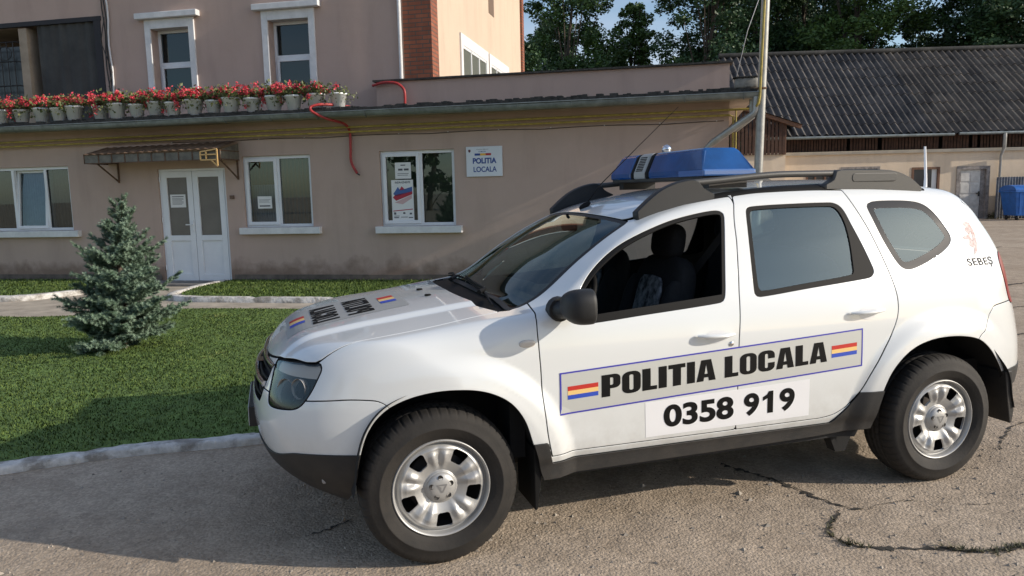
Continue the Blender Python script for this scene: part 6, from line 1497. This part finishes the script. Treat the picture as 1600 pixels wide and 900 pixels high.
# antennas
g = MB(); zb = top_at(1.02, 0); V, Fc = rounded_box(.075, .03, .03, 2.5, 8); g.add(xf(V, TR((1.025, 0, zb+.012), (0, -.5, 0))), Fc, 0, True); g.tube([(1.03, 0, zb+.015), (1.12, 0, 1.605), (1.36, 0, 1.82), (1.60, 0, 2.03)], [.005, .0028, .0022, .0018], 6); g.build('roof_antenna', M_trim, car)
g = MB(); g.tube([(2.97, -.40, 1.52), (2.97, -.40, 1.60), (2.955, -.40, 1.78)], [.011, .008, .006], 8); g.build('rear_antenna', M_dwhite, car)
# ---- wipers
for (x0, y0_, x1, y1_) in ((.345, -.30, .66, -.02),):
    pass
g = MB()
def wsz(x, y, o=.012): return (x, y, top_at(x, y, o))
for pts in ([(.30, -.42), (.345, -.36), (.345, -.10), (.36, .08)], [(.285, .12), (.33, .20), (.37, .45), (.385, .62)]):
    g.tube([wsz(a, b, .022) for a, b in pts], [.012, .009, .006, .005], 6)
for pts in ([(.315, -.60), (.335, -.35), (.345, -.10), (.36, .10)], [(.36, .15), (.37, .35), (.39, .64)]):
    g.tube([wsz(a, b, .008) for a, b in smooth_poly(pts, .05, closed=False)], .006, 5)
g.build('wiper', M_trim, car)
# ---- cabin
def seat(x, y, w_=.52, name='seat'):
    sroot = bpy.data.objects.new(name, None); C.objects.link(sroot); sroot.parent = car; sroot.location = (x, y, .42)
    g = MB(); V, Fc = rounded_box(.52, w_, .18, 4, 10); g.add(xf(V, TR((-.26, 0, .22), (0, -.12, 0))), Fc, 0, True); g.build('cushion', M_seat, sroot)
    g = MB(); V, Fc = rounded_box(.13, w_, .64, 4, 12); g.add(xf(V, TR((.10, 0, .50), (0, .25, 0))), Fc, 0, True)
    for q in (-1, 1): V, Fc = rounded_box(.15, .09, .50, 3, 8); g.add(xf(V, TR((.055, q*(w_/2-.05), .46), (0, .25, 0))), Fc, 0, True)
    g.build('backrest', M_seat, sroot)
    return sroot
M_pat = mat('pattern_cover', (.30, .31, .33), .9, col2=(.03, .032, .036), vscale=24, detail=2)
for y in (-.37, .37):
    sr = seat(1.17, y); g = MB(); V, Fc = rounded_box(.11, .25, .185, 3.2, 12); g.add(xf(V, TR((.165, 0, .885), (0, .15, 0))), Fc, 0, True); g.build('headrest', M_seat, sr)
    g = MB(); g.tube([(.15, -.06, .72), (.16, -.06, .86)], .006, 6); g.tube([(.15, .06, .72), (.16, .06, .86)], .006, 6); g.build('headrest_post', M_chrome, sr)
    g = MB(); V, Fc = rounded_box(.02, .26, .44, 5, 8); g.add(xf(V, TR((.022, 0, .50), (0, .25, 0))), Fc, 0, True); g.build('seat_cover_panel', M_pat, sr)
sr = seat(2.05, 0, 1.28, 'rear_bench')
for y in (-.40, .40): g = MB(); V, Fc = rounded_box(.10, .25, .17, 3.2, 10); g.add(xf(V, TR((.15, y, .90), (0, .15, 0))), Fc, 0, True); g.build('headrest', M_seat, sr)
g = MB(); V, Fc = rounded_box(.50, 1.46, .30, 5, 14); g.add(xf(V, TR((.60, 0, .93), (0, .10, 0))), Fc, 0, True); V, Fc = rounded_box(.5, .26, .34, 4, 8); g.add(xf(V, TR((.9, 0, .66))), Fc, 0, True); V, Fc = rounded_box(.25, .40, .10, 3, 8); g.add(xf(V, TR((.66, -.37, 1.06))), Fc, 0, True); g.build('dashboard', mat('dash_plastic', (.03, .032, .035), .6), car)
g = MB(); Ms = TR((.80, -.37, 1.0), (0, R_(-62), 0)); 
ring_ = [tuple(Ms @ Vector((.185*math.cos(t), .185*math.sin(t), 0))) for t in np.linspace(0, 2*math.pi, 33)]; g.tube(ring_, .015, 8, cap=False)
for t in (0, 2.1, 4.2): g.tube([tuple(Ms @ Vector((0, 0, -.02))), tuple(Ms @ Vector((.18*math.cos(t+1.57), .18*math.sin(t+1.57), 0)))], .014, 6)
g.build('steering_wheel', M_trim, car)
M_belt = mat('belt_webbing', (.03, .03, .03), .8)
for s_ in (-1, 1): g = MB(); g.bar((1.52, s_*.66, 1.40), (1.40, s_*.30, .98), .045, .003, upv=(1, 0, 0)); g.build('seat_belt', M_belt, car)
g = MB(); V, Fc = rounded_box(.03, .22, .07, 3, 8); g.add(xf(V, TR((.93, 0, 1.385))), Fc, 0, True); g.tube([(.93, 0, 1.40), (.92, 0, 1.45)], .008, 6); g.build('rear_view_mirror', M_trim, car)
g = MB(); g.box((2.60, -.55, .42), (3.10, .55, .95)); g.build('luggage_cover', M_cab, car)
